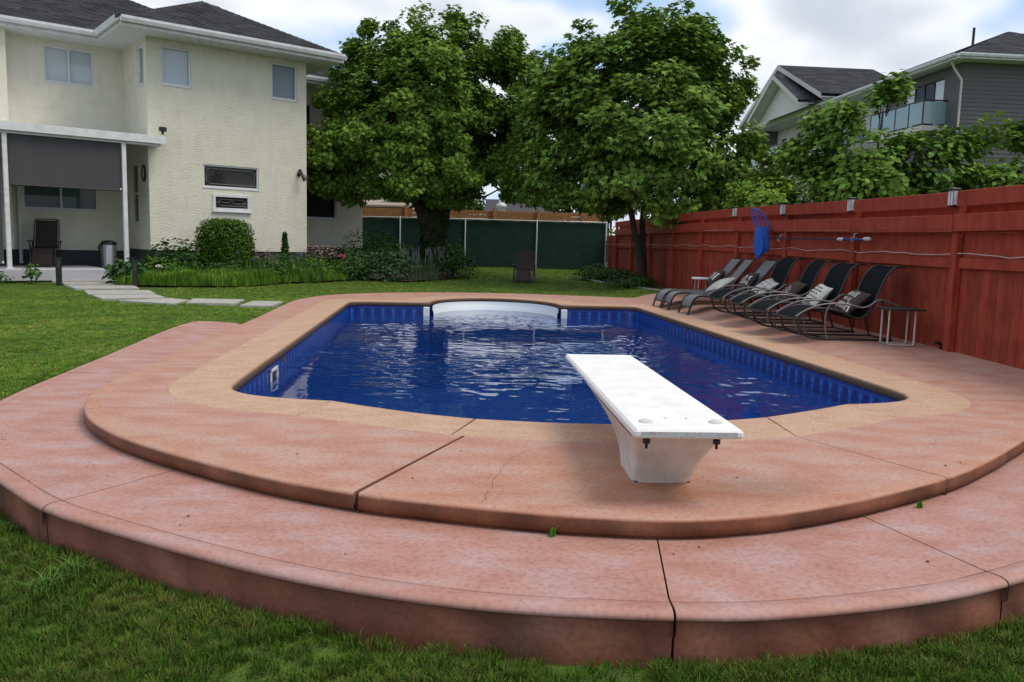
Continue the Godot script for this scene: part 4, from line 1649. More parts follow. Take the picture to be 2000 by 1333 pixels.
func build_green_fence() -> void:
	var g := thing("chain_fence", "chain link fence covered with dark green privacy screen behind the trees", "fence")
	var xs := [-9.6, -6.95, -4.3, -1.86, .82, 3.42]
	var st: SurfaceTool
	for i in xs.size():
		st = stn()
		var z := -31.2 - .0 * i
		tube(st, [Vector3(xs[i], .1, z), Vector3(xs[i], 2.07, z), Vector3(xs[i], 2.1, z)], [.03, .03, .01], 8)
		obj("post", st, M.steel, g)
		if i == xs.size() - 1:
			break
		st = stn()
		tube(st, [Vector3(xs[i] + .03, 2.05, z), Vector3(xs[i + 1] - .03, 2.05, z)], .022, 8)
		obj("top_rail", st, M.steel, g)
		st = stn()
		st.set_smooth_group(0)
		var rows := []
		for j in 9:
			var row := PackedVector3Array()
			for k in 25:
				var u := k / 24.0
				var v := j / 8.0
				row.append(Vector3(lerpf(xs[i] + .02, xs[i + 1] - .02, u), lerpf(2.02, .17, v) - .012 * sin(u * PI * 9.0) * (1 - v), z - .04 + .02 * noise.get_noise_2d(xs[i] * 9 + u * 60, v * 70)))
			rows.append(row)
		grid(st, rows)
		obj("privacy_screen", st, M.green, g)
	# small white clip and the cedar fence beyond
	var c := thing("cedar_fence", "new orange cedar board fence rising behind the green screen", "fence")
	var t := 0
	for x in [-9.6, -7.9, -6.1, -4.35, -2.6, -.85, .9, 2.65, 3.55]:
		st = stn()
		bbox(st, Vector3(x, 1.36, -33.1), Vector3(.1, 2.46, .1), .008)
		obj("post", st, M.cedar, c)
		if x < 3.5:
			var x1: float = x + 1.72 if x < 2.6 else 3.5
			for k in 14:
				st = stn()
				bbox(st, Vector3((x + x1) * .5 + .03, .3 + k * .16, -33.16 + rr(-.004, .004)), Vector3(x1 - x - .06, .152, .025), .004)
				obj("board", st, M.cedar, c)

# ---------------------------------------------------------------- furniture
func ribbon(st: SurfaceTool, prof: Array, w: float, thick := .008, sag := 0.0) -> void:   # a sling: profile of Vector3 in x,y swept across z
	var n := prof.size()
	st.set_smooth_group(0)
	for side in 2:
		var rows := []
		for k in 7:
			var z := lerpf(-w, w, k / 6.0)
			var row := PackedVector3Array()
			for p in prof:
				row.append(Vector3(p.x, p.y - (thick if side else 0.0) - sag * (1.0 - pow(z / w, 2)), z))
			rows.append(row)
		if side == 0:
			rows.reverse()
		grid(st, rows)
	st.set_smooth_group(-1)

func profile(l: Array, z := 0.0, per := 5) -> Array:
	var o := []
	for k in range(0, l.size(), 2):
		o.append(Vector3(l[k], l[k + 1], z))
	return curve(o, per)

func make_wavy(label: String) -> Node3D:
	var t := thing("sling_chaise", label, "lounger", Vector3.ZERO, 0, "black sling chaises with arms by the fence")
	var prof := [-.46, .27, -.36, .345, -.2, .40, 0, .40, .18, .36, .36, .29, .47, .31, .55, .42, .62, .58, .68, .74, .75, .87, .85, .95, .97, .955]
	var st := stn()
	ribbon(st, profile(prof), .265, .007, .012)
	obj("sling", st, M.sling, t)
	for s in [-1, 1]:
		var z: float = .285 * s
		st = stn()
		tube(st, profile(prof, z), .014, 7)
		obj("side_rail", st, M.dark, t)
		st = stn()
		tube(st, profile([-.3, .37, -.36, .31, -.385, .21, -.34, .1, -.22, .035, -.05, .016, .3, .014, .86, .014], z), .014, 7)
		obj("base_rail", st, M.dark, t)
		st = stn()
		tube(st, profile([-.02, .02, -.05, .16, -.06, .3, -.03, .42, .02, .475], .33 * s), .0105, 7)
		obj("arm_support", st, M.silver, t)
		st = stn()
		tube(st, profile([-.44, .30, -.3, .39, -.12, .455, .1, .475, .28, .455, .4, .43, .5, .45, .6, .52, .68, .53, .8, .49, .92, .45], .33 * s), .0115, 8)
		obj("armrest", st, M.silver, t)
		st = stn()
		tube(st, [Vector3(.84, .014, z), Vector3(.68, .52, .31 * s)], .013, 7)
		obj("rear_brace", st, M.dark, t)
	st = stn()
	for x in [.02, .86]:
		tube(st, [Vector3(x, .015, -.285), Vector3(x, .015, .285)], .012, 6)
	tube(st, [Vector3(-.46, .268, -.285), Vector3(-.46, .268, .285)], .013, 6)
	tube(st, [Vector3(.97, .952, -.285), Vector3(.97, .952, .285)], .013, 6)
	obj("cross_bars", st, M.dark, t)
	return t

func make_lounger(label: String) -> Node3D:
	var t := thing("sun_lounger", label, "lounger", Vector3.ZERO, 0, "grey sling loungers by the fence")
	var prof := [-.03, .13, -.005, .23, .06, .31, .18, .345, .45, .335, .98, .335]
	var st := stn()
	ribbon(st, profile(prof), .25, .006, .008)
	obj("seat_sling", st, M.slinggrey, t)
	st = stn()
	ribbon(st, [Vector3(1.0, .335, 0), Vector3(1.25, .66, 0), Vector3(1.52, 1.0, 0)], .25, .006, .01)
	obj("back_sling", st, M.slinggrey, t)
	for s in [-1, 1]:
		var z: float = .27 * s
		st = stn()
		tube(st, profile([-.08, .0, -.05, .10, -.005, .225, .06, .31, .18, .345, .5, .335, 1.3, .335], z), .019, 7)
		obj("side_rail", st, M.black, t)
		st = stn()
		tube(st, [Vector3(1.25, .33, z), Vector3(1.32, .16, z), Vector3(1.36, 0, z)], .018, 7)
		obj("rear_leg", st, M.black, t)
		st = stn()
		tube(st, [Vector3(.99, .34, z), Vector3(1.53, 1.012, z)], .015, 7)
		obj("back_rail", st, M.black, t)
	st = stn()
	tube(st, [Vector3(-.03, .13, -.27), Vector3(-.03, .13, .27)], .014, 6)
	tube(st, [Vector3(1.53, 1.01, -.27), Vector3(1.53, 1.01, .27)], .013, 6)
	tube(st, [Vector3(1.0, .325, -.27), Vector3(1.0, .325, .27)], .013, 6)
	obj("cross_bars", st, M.black, t)
	return t

func pil(u: float, v: float, w: float, h: float, th: float) -> Vector3:      # a point of the upper face of a cushion
	var k := pow(maxf(0, (1 - u * u) * (1 - v * v)), .42)
	return Vector3(u * w * (1 - .07 * (1 - v * v)), v * h * (1 - .07 * (1 - u * u)), th * k)

func cushion(called: String, label: String, at: Vector3, bas: Basis, w: float, h: float, m: Material, th := .085) -> Node3D:
	var t := thing(called, label, "cushion", at, 0, "cushions on the loungers")
	t.basis = bas
	for side in [1.0, -1.0]:
		var st := stn()
		st.set_smooth_group(0)
		var rows := []
		for j in 17:
			var row := PackedVector3Array()
			for i in 17:
				var p := pil(-1 + i / 8.0, 1 - j / 8.0, w, h, th)
				p.z = p.z * side + .006 * noise.get_noise_3dv(p * 60.0 + at * 10.0) * (1 if absf(p.z) > .02 else 0)
				row.append(p)
			if side < 0:
				row.reverse()
			rows.append(row)
		grid(st, rows)
		obj("cover", st, m, t)
	return t

func drape_text(t: Node3D, text: String, cx: float, cy: float, size: float, w: float, h: float, th: float, font: Font, slant := .25) -> void:
	var tm := TextMesh.new()
	tm.text = text
	tm.font = font
	tm.font_size = 64
	tm.pixel_size = size / 64.0
	tm.depth = 0.0
	tm.curve_step = 2.0
	var arr := tm.surface_get_arrays(0)
	var v: PackedVector3Array = arr[Mesh.ARRAY_VERTEX]
	var idx: PackedInt32Array = arr[Mesh.ARRAY_INDEX] if arr[Mesh.ARRAY_INDEX] != null else PackedInt32Array(range(v.size()))
	var st := stn()
	for k in range(0, idx.size(), 3):
		for j in 3:
			var p := v[idx[k + j]]
			var x := (cx + p.x + p.y * slant) / w
			var y := (cy + p.y) / h
			st.add_vertex(pil(clampf(x, -.97, .97), clampf(y, -.97, .97), w, h, th) + Vector3(0, 0, .004))
	obj("lettering", st, M.print_white, t)

func drape_poly(st: SurfaceTool, pts: Array, w: float, h: float, th: float) -> void:
	var c := Vector2.ZERO
	for p in pts:
		c += p / pts.size()
	for k in pts.size():
		var a: Vector2 = pts[k]
		var b: Vector2 = pts[(k + 1) % pts.size()]
		var q := []
		for p in [c, a, b]:
			q.append(pil(clampf(p.x, -.97, .97), clampf(p.y, -.97, .97), w, h, th) + Vector3(0, 0, .004))
		tri(st, q[0], q[1], q[2])

func drape_line(st: SurfaceTool, a: Vector2, b: Vector2, r: float, w: float, h: float, th: float) -> void:
	var n := 10
	var s := (b - a).normalized().orthogonal() * r
	for k in n:
		var p := a.lerp(b, float(k) / n)
		var q := a.lerp(b, float(k + 1) / n)
		var v := []
		for x in [p - s, q - s, q + s, p + s]:
			v.append(pil(clampf(x.x, -.98, .98), clampf(x.y, -.98, .98), w, h, th) + Vector3(0, 0, .004))
		quad(st, v[3], v[2], v[1], v[0])
		quad(st, v[0], v[1], v[2], v[3])

func leaf_poly(c: Vector2, d: Vector2, l: float, r: float) -> Array:
	var o := d.orthogonal() * r
	return [c, c + d * l * .3 - o, c + d * l * .7 - o * .8, c + d * l, c + d * l * .7 + o * .8, c + d * l * .3 + o]

func build_furniture() -> void:
	# black chaises: near rail starts at these spots of the pool plan
	var ang := .03
	var labs := ["black sling chaise holding the white lattice cushion", "black sling chaise holding the brown cushion with thin white sprigs", "black sling chaise holding the white cushion with black leaves", "black sling chaise holding the brown lettered cushion, beside the pale legged side table"]
	var spots := [[6.62, 2.62], [6.6, 3.66], [6.52, 4.7], [6.55, 5.6]]
	var c0 := make_wavy(labs[0])
	var chairs := []
	for k in 4:
		var q = spots[k]
		var at := pw(q[0], q[1], deck_h(q[0], q[1]))
		var turn: float = TH - ang + [.07, -.06, .04, -.01][k]
		if k == 0:
			c0.position = at
			c0.rotation.y = turn
			chairs.append(c0)
		else:
			chairs.append(copy_of(c0, at, turn, labs[k]))
	var labs2 := ["grey sling lounger farthest along the fence, holding a brown cushion next to a white one", "grey sling lounger holding the plain looking white cushion", "grey sling lounger with brown lettered cushion, standing apart next to the black chaises"]
	var spots2 := [[6.05, -.2], [6.05, .42], [6.1, 1.42]]
	var l0 := make_lounger(labs2[0])
	var lo := []
	for k in 3:
		var q = spots2[k]
		var at := pw(q[0], q[1], deck_h(q[0], q[1]))
		var turn: float = TH - .04 + [.03, -.02, .05][k]
		if k == 0:
			l0.position = at
			l0.rotation.y = turn
			lo.append(l0)
		else:
			lo.append(copy_of(l0, at, turn, labs2[k]))
	# cushions
	var serif := SystemFont.new()
	serif.font_names = PackedStringArray(["Droid Serif"])
	var sans := SystemFont.new()
	sans.font_names = PackedStringArray(["Droid Sans"])
	sans.font_weight = 700
	var place := func(o: Node3D, x: float, y: float, lean: float, roll: float) -> Array:
		# cushion axes: z faces up and to the foot end, y up along the back
		var b := Basis(Vector3(0, 0, -1), Vector3(cos(lean), sin(lean), 0), Vector3(-sin(lean), cos(lean), 0))
		b = b * Basis(Vector3(0, 0, 1), roll)
		return [o.position + o.basis * Vector3(x, y, 0), o.basis * b]
	var w := .22
	var h := .22
	var p: Array = place.call(lo[0], 1.1, .60, .88, .05)
	var t := cushion("cushion", "brown cushion with big white letters on the farthest grey lounger", p[0], p[1], w, h, M.brown)
	drape_text(t, "WE", 0, .0, .26, w, h, .085, serif, .1)
	p = place.call(lo[1], .98, .50, .50, -.35)
	t = cushion("cushion", "white cushion with faint pattern lying on the middle grey lounger", p[0], p[1], .23, .23, M.cream)
	var st := stn()
	for k in 7:
		drape_line(st, Vector2(-.75, -.7 + k * .23), Vector2(.75, -.6 + k * .23), .012, .23, .23, .085)
		drape_line(st, Vector2(-.75 + k * .24, -.75), Vector2(-.7 + k * .24, .8), .012, .23, .23, .085)
	obj("faint_pattern", st, mat(lin(.45, .46, .45), .9), t)
	p = place.call(lo[2], 1.1, .60, .9, .0)
	t = cushion("cushion", "brown cushion with big white letters on the lounger next to the black chaises", p[0], p[1], w, h, M.brown)
	drape_text(t, "ME", 0, .0, .26, w, h, .085, serif, .1)
	p = place.call(chairs[0], .40, .455, .62, .25)
	t = cushion("cushion", "white cushion with thin dark lattice lines", p[0], p[1], .24, .22, M.cream)
	st = stn()
	for k in 5:
		drape_line(st, Vector2(-.9, -.8 + k * .42), Vector2(.9, -.95 + k * .42), .016, .24, .22, .085)
		drape_line(st, Vector2(-.8 + k * .4, -.92), Vector2(-.7 + k * .4, .92), .016, .24, .22, .085)
	obj("lattice_print", st, M.print_dark, t)
	p = place.call(chairs[1], .42, .47, .75, .1)
	t = cushion("cushion", "brown cushion with thin white floral sprigs", p[0], p[1], .23, .22, M.brown)
	st = stn()
	for k in 6:
		var a := Vector2(-.7 + k * .28, -.8 + .1 * (k % 3))
		var b := a + Vector2(.35, .9)
		drape_line(st, a, b, .014, .23, .22, .085)
		for j in 4:
			var c := a.lerp(b, .3 + j * .2)
			drape_poly(st, leaf_poly(c, Vector2(.7 if j % 2 else -.6, .5).normalized(), .2, .04), .23, .22, .085)
	obj("sprig_print", st, mat(lin(.42, .40, .37), .9), t)
	p = place.call(chairs[2], .42, .48, .85, .15)
	t = cushion("cushion", "white cushion with black leaf print", p[0], p[1], .21, .21, M.cream)
	st = stn()
	for k in 7:
		var a := Vector2(-.8 + k * .26, -.85)
		for j in 6:
			var c := a + Vector2(.06 * j, .28 * j)
			drape_poly(st, leaf_poly(c, Vector2(.75 if j % 2 else -.7, .6).normalized(), .23, .055), .21, .21, .085)
	obj("leaf_print", st, M.print_dark, t)
	p = place.call(chairs[3], .42, .47, .75, .12)
	t = cushion("cushion", "brown cushion with white script lettering, closest to the side table with pale legs", p[0], p[1], .24, .22, M.brown)
	drape_text(t, "Home", .05, .105, .13, .24, .22, .085, serif, .3)
	drape_text(t, "is our", -.01, .0, .085, .24, .22, .085, serif, .3)
	drape_text(t, "Home", -.03, -.105, .15, .24, .22, .085, serif, .3)
	var dp := thing("pipe_stub", "small dark pipe stub at the foot of the red fence right of the side table", "pipe", fw(9.95, .03, .03))
	st = stn()
	tube(st, [Vector3(0, 0, 0), Vector3(0, .06, 0), Vector3(-.03, .09, 0), Vector3(-.08, .09, .01)], .022, 8)
	obj("pipe", st, M.black, dp)
	var ed := thing("bed_edging", "thin pale edging strip curving past the maple toward the farthest lounger", "edging")
	st = stn()
	var ep := []
	for q in [[2.0, -25.6], [2.6, -24.2], [3.1, -22.6], [3.5, -21.0], [3.75, -19.6]]:
		ep.append(Vector3(q[0], ground_h(q[0], q[1]) + .03, q[1]))
	tube(st, curve(ep, 6), .03, 6)
	obj("strip", st, M.stone, ed)
	# side tables
	t = thing("side_table", "side table with dark top and pale bent legs at the near end of the loungers", "side table", pw(7.26, 6.28, deck_h(7.3, 6.28)), TH - .1)
	st = stn()
	bbox(st, Vector3(0, .455, 0), Vector3(.44, .025, .44), .006)
	obj("table_top", st, M.dark, t)
	for s in [-1, 1]:
		st = stn()
		tube(st, curve([Vector3(-.17, .445, .1 * s), Vector3(-.17, .2, .1 * s), Vector3(-.17, .05, .1 * s), Vector3(-.16, .015, .1 * s), Vector3(-.12, .013, .1 * s), Vector3(.1, .013, .1 * s), Vector3(.14, .02, .1 * s), Vector3(.15, .06, .1 * s), Vector3(.15, .2, .1 * s), Vector3(.15, .445, .1 * s)], 4), .012, 8)
		obj("leg", st, mat(lin(.50, .44, .40), .4, .2), t)
	t = thing("side_table", "small white topped side table standing behind the farthest grey lounger", "side table", pw(7.1, -.85, deck_h(7.1, -.85)), TH)
	st = stn()
	lathe(st, [Vector2(0, .42), Vector2(.21, .42), Vector2(.22, .43), Vector2(.22, .45), Vector2(.21, .46), Vector2(0, .46)], 24)
	obj("table_top", st, M.white, t)
	for k in 4:
		st = stn()
		var a := TAU * (k + .5) / 4
		tube(st, [Vector3(cos(a) * .15, .42, sin(a) * .15), Vector3(cos(a) * .19, 0, sin(a) * .19)], .01, 6)
		obj("leg", st, mat(lin(.42, .36, .33), .5), t)
	# reclining chairs
	var r0 := recliner("brown reclining chair under the grey shade on the patio")
	r0.position = hw(-2.2, .3, -1.25)
	r0.rotation.y = atan2(.629, .777) - .3
	copy_of(r0, Vector3(.30, .12, -23.6), -.05, "dark reclining chair alone on the shaded lawn before the green screen").scale = Vector3(.95, .74, .8)
	# bin
	t = thing("trash_can", "round steel pedal bin with black lid beside the patio post", "bin", hw(-.75, .3, -1.1), .6)
	st = stn()
	lathe(st, [Vector2(.19, .0), Vector2(.195, .03), Vector2(.19, .04), Vector2(.19, .58), Vector2(.185, .59)], 24)
	obj("drum", st, M.bin, t)
	st = stn()
	lathe(st, [Vector2(.2, .58), Vector2(.2, .62), Vector2(.18, .66), Vector2(.1, .69), Vector2(0, .7)], 24)
	obj("lid", st, M.black, t)
	st = stn()
	bbox(st, Vector3(0, .03, .22), Vector3(.09, .02, .08), .005)
	obj("pedal", st, M.black, t)
	st = stn()                                  # bag edge hanging out
	tube(st, curve([Vector3(-.2, .6, .05), Vector3(-.24, .5, .06), Vector3(-.22, .42, .05)], 4), [.03, .035, .04, .04, .035, .03, .03, .02, .01], 6)
	obj("bag_edge", st, M.black, t)
	# bollards
	var b0: Node3D
	for q in [[-10.15, -18.45, "black path light at the left of the stepping stones"], [-8.42, -18.4, "black path light between the stepping stones and the flower bed"]]:
		if b0 == null:
			b0 = thing("bollard_light", q[2], "path light", Vector3(q[0], ground_h(q[0], q[1]), q[1]), .3, "path lights by the stepping stones")
			st = stn()
			bbox(st, Vector3(0, .2, 0), Vector3(.11, .4, .11), .008)
			obj("post", st, M.black, b0)
			st = stn()
			bbox(st, Vector3(0, .60, 0), Vector3(.12, .04, .12), .008)
			obj("cap", st, M.black, b0)
			st = stn()
			for s in [[-1, -1], [1, -1], [1, 1], [-1, 1]]:
				box(st, Vector3(s[0] * .045, .49, s[1] * .045), Vector3(.018, .19, .018))
			for k in 3:
				box(st, Vector3(0, .44 + k * .05, 0), Vector3(.1, .012, .1))
			obj("louvre", st, M.black, b0)
			st = stn()
			lathe(st, [Vector2(.03, .4), Vector2(.03, .58)], 10)
			obj("lens", st, mat(lin(.2, .2, .2), .3), b0)
		else:
			copy_of(b0, Vector3(q[0], ground_h(q[0], q[1]), q[1]), .3, q[2])
	# stepping stones
	var S := [[-11.83, -21.05, -10.84, -22.0, -10.41, -21.31, -11.35, -20.4], [-11.29, -20.14, -10.09, -20.89, -9.7, -20.2, -10.86, -19.45], [-10.53, -19.2, -9.38, -19.86, -8.9, -19.0, -10.0, -18.4], [-9.71, -17.95, -8.52, -18.57, -8.0, -17.65, -9.05, -17.05], [-8.65, -16.64, -7.59, -17.23, -7.07, -16.31, -8.1, -15.72], [-7.9, -15.45, -6.9, -15.95, -6.45, -15.3, -7.3, -14.63], [-6.88, -14.4, -6.35, -15.25, -5.85, -14.9, -5.8, -14.05], [-5.87, -15.1, -4.95, -15.18, -4.8, -14.24, -5.61, -14.15], [-4.73, -15.0, -4.2, -15.05, -4.12, -14.05, -4.63, -13.95]]
	var where := ["at the patio edge", "second from the patio", "third from the patio, by the path lights", "fourth from the patio, just past the path lights", "fifth from the patio, in the middle of the path", "sixth from the patio, before the bend", "turned slab at the bend of the path", "second from the pool deck", "touching the pool deck"]
	for k in S.size():
		var q = S[k]
		var c := Vector2((q[0] + q[2] + q[4] + q[6]) * .25, (q[1] + q[3] + q[5] + q[7]) * .25)
		var sto := thing("stepping_stone", "flat grey concrete stepping stone, " + where[k], "stepping stone", Vector3(c.x, ground_h(c.x, c.y) + .012, c.y), 0, "stepping stones from patio to pool")
		st = stn()
		var top := []
		var bot := []
		for i in 4:
			var v := Vector2(q[i * 2], q[i * 2 + 1]) - c
			top.append(Vector3(v.x, .028, v.y))
			bot.append(Vector3(v.x * 1.01, -.08, v.y * 1.01))
		var inn := []
		for v in top:
			inn.append(Vector3(v.x * .975, .034, v.z * .975))
		quad(st, inn[3], inn[2], inn[1], inn[0])
		for i in 4:
			var i2 := (i + 1) % 4
			quad(st, top[i2], top[i], inn[i], inn[i2])
			quad(st, bot[i2], bot[i], top[i], top[i2])
		obj("slab", st, M.stone, sto)
	# bits on the deck
	var xf := []
	var ti := []
	for k in 46:
		var q := Vector2(-1.15 + rr(-.12, .16), 10.75 + rr(-.12, .15)) if k < 16 else Vector2(rr(-1.5, 6.5), rr(10.6, 13.0))
		if k >= 16 and Geometry2D.is_point_in_polygon(q, PackedVector2Array(D_poly)):
			q.y = rr(11.3, 12.0)
		var y := .004 if Geometry2D.is_point_in_polygon(q, PackedVector2Array(D_poly)) else step_h(q.x, q.y) + .004
		if not Geometry2D.is_point_in_polygon(q, PackedVector2Array(D_poly)) and not Geometry2D.is_point_in_polygon(q, PackedVector2Array(L_poly)):
			continue
		xf.append(Transform3D(leaf_basis((Vector3.UP + rdir() * .3).normalized(), Vector3(rr(-1, 1), .05, rr(-1, 1)).normalized(), rr(.01, .024)), pw(q.x, q.y, y)))
		var gr := k < 7
		ti.append(Color(.10, .19, .03) if gr else Color(.14, .07, .035) * rr(.4, 1.2))
	scatter("fallen_leaves", lm("oval"), M.leaf, xf, ti).set_meta("label", "few small fallen leaves and bits on the concrete steps")

func recliner(label: String) -> Node3D:
	var t := thing("reclining_chair", label, "chair", Vector3.ZERO, 0, "folding recliners")
	# x across, z towards the foot
	var st := stn()
	var prof := [Vector3(-.42, 1.18, 0), Vector3(-.34, .95, 0), Vector3(-.22, .68, 0), Vector3(-.1, .5, 0)]
	var seatp := [Vector3(-.1, .5, 0), Vector3(.08, .46, 0), Vector3(.3, .5, 0), Vector3(.42, .5, 0)]
	var foot := [Vector3(.44, .48, 0), Vector3(.54, .3, 0), Vector3(.62, .1, 0)]
	var turn := Basis(Vector3.UP, -PI / 2)
	for s in [["backrest", prof, .25], ["seat", seatp, .25], ["footrest", foot, .22]]:
		var node := stn()
		ribbon(node, curve(s[1], 4), s[2], .02, .015)
		var o := obj(s[0], node, M.brownsling, t)
		o.basis = turn
	for s in [-1, 1]:
		var x: float = .28 * s
		st = stn()
		tube(st, [Vector3(x, .48, -.1), Vector3(x, .95, -.34), Vector3(x * .98, 1.17, -.42), Vector3(x * .85, 1.2, -.43)], .014, 7)
		obj("back_frame", st, M.dark, t)
		st = stn()
		tube(st, [Vector3(x, .49, .44), Vector3(x * .9, .08, .64), Vector3(x * .8, .05, .65)], .014, 7)
		obj("foot_frame", st, M.dark, t)
		st = stn()
		tube(st, [Vector3(x * 1.08, .0, -.34), Vector3(x * 1.08, .3, .05), Vector3(x * 1.08, .6, .36)], .015, 7)
		obj("leg", st, M.dark, t)
		st = stn()
		tube(st, [Vector3(x * 1.12, .0, .42), Vector3(x * 1.12, .3, .08), Vector3(x * 1.12, .62, -.24)], .015, 7)
		obj("leg", st, M.dark, t)
		st = stn()
		bbox(st, Vector3(x * 1.14, .64, .06), Vector3(.07, .035, .62), .012)
		obj("armrest", st, M.black, t)
	st = stn()
	tube(st, [Vector3(-.24, 1.2, -.43), Vector3(.24, 1.2, -.43)], .014, 7)
	tube(st, [Vector3(-.3, .02, -.33), Vector3(.3, .02, -.33)], .013, 7)
	tube(st, [Vector3(-.31, .02, .41), Vector3(.31, .02, .41)], .013, 7)
	tube(st, [Vector3(-.22, .05, .65), Vector3(.22, .05, .65)], .013, 7)
	obj("cross_bars", st, M.dark, t)
	return t

# ---------------------------------------------------------------- planting
func build_plants() -> void:
	var G := Color(.05, .105, .02)
	# soil of the flower bed
	var bed := [[-9.0, -18.6], [-6.6, -19.2], [-5.95, -20.8], [-4.1, -23.0], [-2.9, -22.5], [-1.5, -24.6], [-2.2, -28], [-6, -30], [-6.2, -24.4], [-9.3, -21.8], [-9.6, -20.0]]
	var st := stn()
	var pts := PackedVector2Array()
	for q in bed:
		pts.append(Vector2(q[0], q[1]))
	var idx := Geometry2D.triangulate_polygon(pts)
	for k in range(0, idx.size(), 3):
		var a := pts[idx[k]]
		var b := pts[idx[k + 1]]
		var c := pts[idx[k + 2]]
		if (b - a).cross(c - a) > 0:
			var s := b
			b = c
			c = s
		tri(st, Vector3(a.x, ground_h(a.x, a.y) + .05, a.y), Vector3(b.x, ground_h(b.x, b.y) + .05, b.y), Vector3(c.x, ground_h(c.x, c.y) + .05, c.y))
	var so := obj("flower_bed_soil", st, M.soil)
	so.set_meta("kind", "structure")
	# ground cover: grassy green fringe along the bed's front
	st = stn()
	var xf := []
	var ti := []
	var front := [Vector2(-8.9, -18.75), Vector2(-7.6, -18.95), Vector2(-6.5, -19.3), Vector2(-5.95, -20.9), Vector2(-4.2, -23.1)]
	for k in 5200:
		var f := rng.randf() * 3.999
		var i := int(f)
		var p: Vector2 = front[i].lerp(front[i + 1], f - i)
		var d := pow(rng.randf(), .8) * 1.25
		var q := p + Vector2(-.25, -.97) * d + Vector2(rr(-.15, .15), rr(-.1, .1))
		var s := rr(.22, .52) * (.75 + .35 * noise.get_noise_2d(q.x * 30, q.y * 30))
		xf.append(Transform3D(Basis(Vector3.UP, rr(0, TAU)).scaled(Vector3(s * .75, s, s * .75)), Vector3(q.x, ground_h(q.x, q.y) + .04, q.y)))
		var v := rr(.7, 1.25)
		ti.append(Color(.15 * v, .28 * v, .035 * v))
	scatter("ground_cover", lm("tuft"), M.blade, xf, ti).set_meta("label", "light green feathery ground cover along the front of the flower bed")
	var gy := func(x: float, z: float) -> Vector3: return Vector3(x, ground_h(x, z) + .03, z)
	bush("brunnera", "low broad leaved plant beside the patio's corner and path light", "plant", gy.call(-8.95, -19.3), Vector3(.55, .42, .5), 420, "oval", .10, .17, Color(.045, .10, .035))
	bush("small_plant", "small single leafy plant in front of the left patio post", "plant", gy.call(-10.9, -18.7), Vector3(.17, .36, .17), 150, "oval", .06, .10, Color(.07, .15, .03), "round", 3)
	bush("small_plant", "low plant at the left edge before the patio", "plant", gy.call(-11.75, -18.6), Vector3(.4, .2, .3), 200, "oval", .06, .10, Color(.05, .11, .03), "round", 3)
	bush("peony_bush", "dark green peony bush between the bin and the clipped shrub", "bush", gy.call(-8.3, -20.5), Vector3(.85, .80, .6), 900, "oval", .09, .15, Color(.035, .088, .018))
	var bx := bush("clipped_shrub", "dense rounded shrub clipped to a block below the leaded windows", "bush", gy.call(-7.45, -21.4) + Vector3(0, .12, 0), Vector3(.64, .72, .62), 17000, "small", .05, .085, Color(.06, .125, .016), "box", 4)
	bush("small_conifer", "narrow pointed young conifer by the corner of the house", "conifer", gy.call(-6.16, -22.3), Vector3(.2, .62, .2), 1600, "small", .05, .09, Color(.05, .11, .03), "cone", 1)
	bush("grey_sage", "bushy grey green plant beside the lavender", "bush", gy.call(-3.45, -22.9), Vector3(.72, .62, .5), 1100, "oval", .07, .11, Color(.06, .11, .05))
	bush("dark_shrub", "dark low shrub at the right end of the flower bed", "bush", gy.call(-1.85, -24.4), Vector3(.75, .75, .6), 1300, "oval", .06, .10, Color(.03, .07, .018))
	bush("light_shrub", "light green shrub between the thick dark trunk and the wing wall", "bush", gy.call(-4.3, -26.6), Vector3(1.2, .95, .7), 1500, "oval", .07, .12, Color(.075, .16, .02))
	bush("light_shrub", "yellow green sprig bush right of the thick dark trunk", "bush", gy.call(-1.9, -26.9), Vector3(.35, .8, .3), 300, "oval", .07, .11, Color(.09, .17, .02))
	bush("bed_shrub", "shrub of mixed green behind the pink peony flower", "bush", gy.call(-5.0, -24.6), Vector3(.8, .7, .6), 1100, "oval", .05, .09, Color(.07, .125, .04))
	bush("trailing_shrub", "low dark shrub row under the maple by the red fence", "bush", gy.call(2.75, -25.2), Vector3(1.0, .32, .8), 1500, "oval", .06, .10, Color(.04, .085, .018))
	bush("trailing_shrub", "low leafy plants at the foot of the maple's twin trunks", "bush", gy.call(3.2, -22.6), Vector3(.7, .25, 1.3), 1300, "oval", .06, .10, Color(.035, .075, .018))
	for q in [["leafy_perennial", "mid green leafy perennial left of the clipped shrub", -8.5, -20.0, .6, .5], ["leafy_perennial", "leafy perennial hiding the foot of the clipped shrub", -7.1, -20.7, .7, .45], ["leafy_perennial", "leafy perennial between the clipped shrub and the young conifer", -6.3, -21.4, .7, .5], ["leafy_perennial", "leafy perennial under the frothy pink flowers", -5.5, -22.7, .8, .5], ["leafy_perennial", "leafy perennial left of the grey green sage", -4.4, -22.9, .6, .5]]:
		bush(q[0], q[1], "plant", gy.call(q[2], q[3]), Vector3(q[4], q[5], .5), 900, "oval", .06, .11, Color(.07, .15, .022).lerp(Color(.045, .10, .03), rng.randf()), "round", 4)
	# strap leaved clumps
	for q in [["daylily", "arching daylily clump in front of the peony bush", -7.75, -19.9, 90, .4, .55, .85, .014, .95, Color(.07, .155, .02)], ["iris_clump", "upright iris leaves right of the clipped shrub", -6.6, -20.6, 110, .5, .5, .8, .010, .3, Color(.055, .125, .025)], ["iris_clump", "upright iris leaves in the middle of the bed before the pink flowers", -5.6, -21.9, 120, .55, .5, .85, .010, .3, Color(.05, .115, .025)], ["daylily", "leafy clump of arching blades left of the clipped shrub", -8.15, -20.2, 60, .3, .5, .75, .013, .95, Color(.065, .15, .02)]]:
		var t := thing(q[0], q[1], "plant", gy.call(q[2], q[3]))
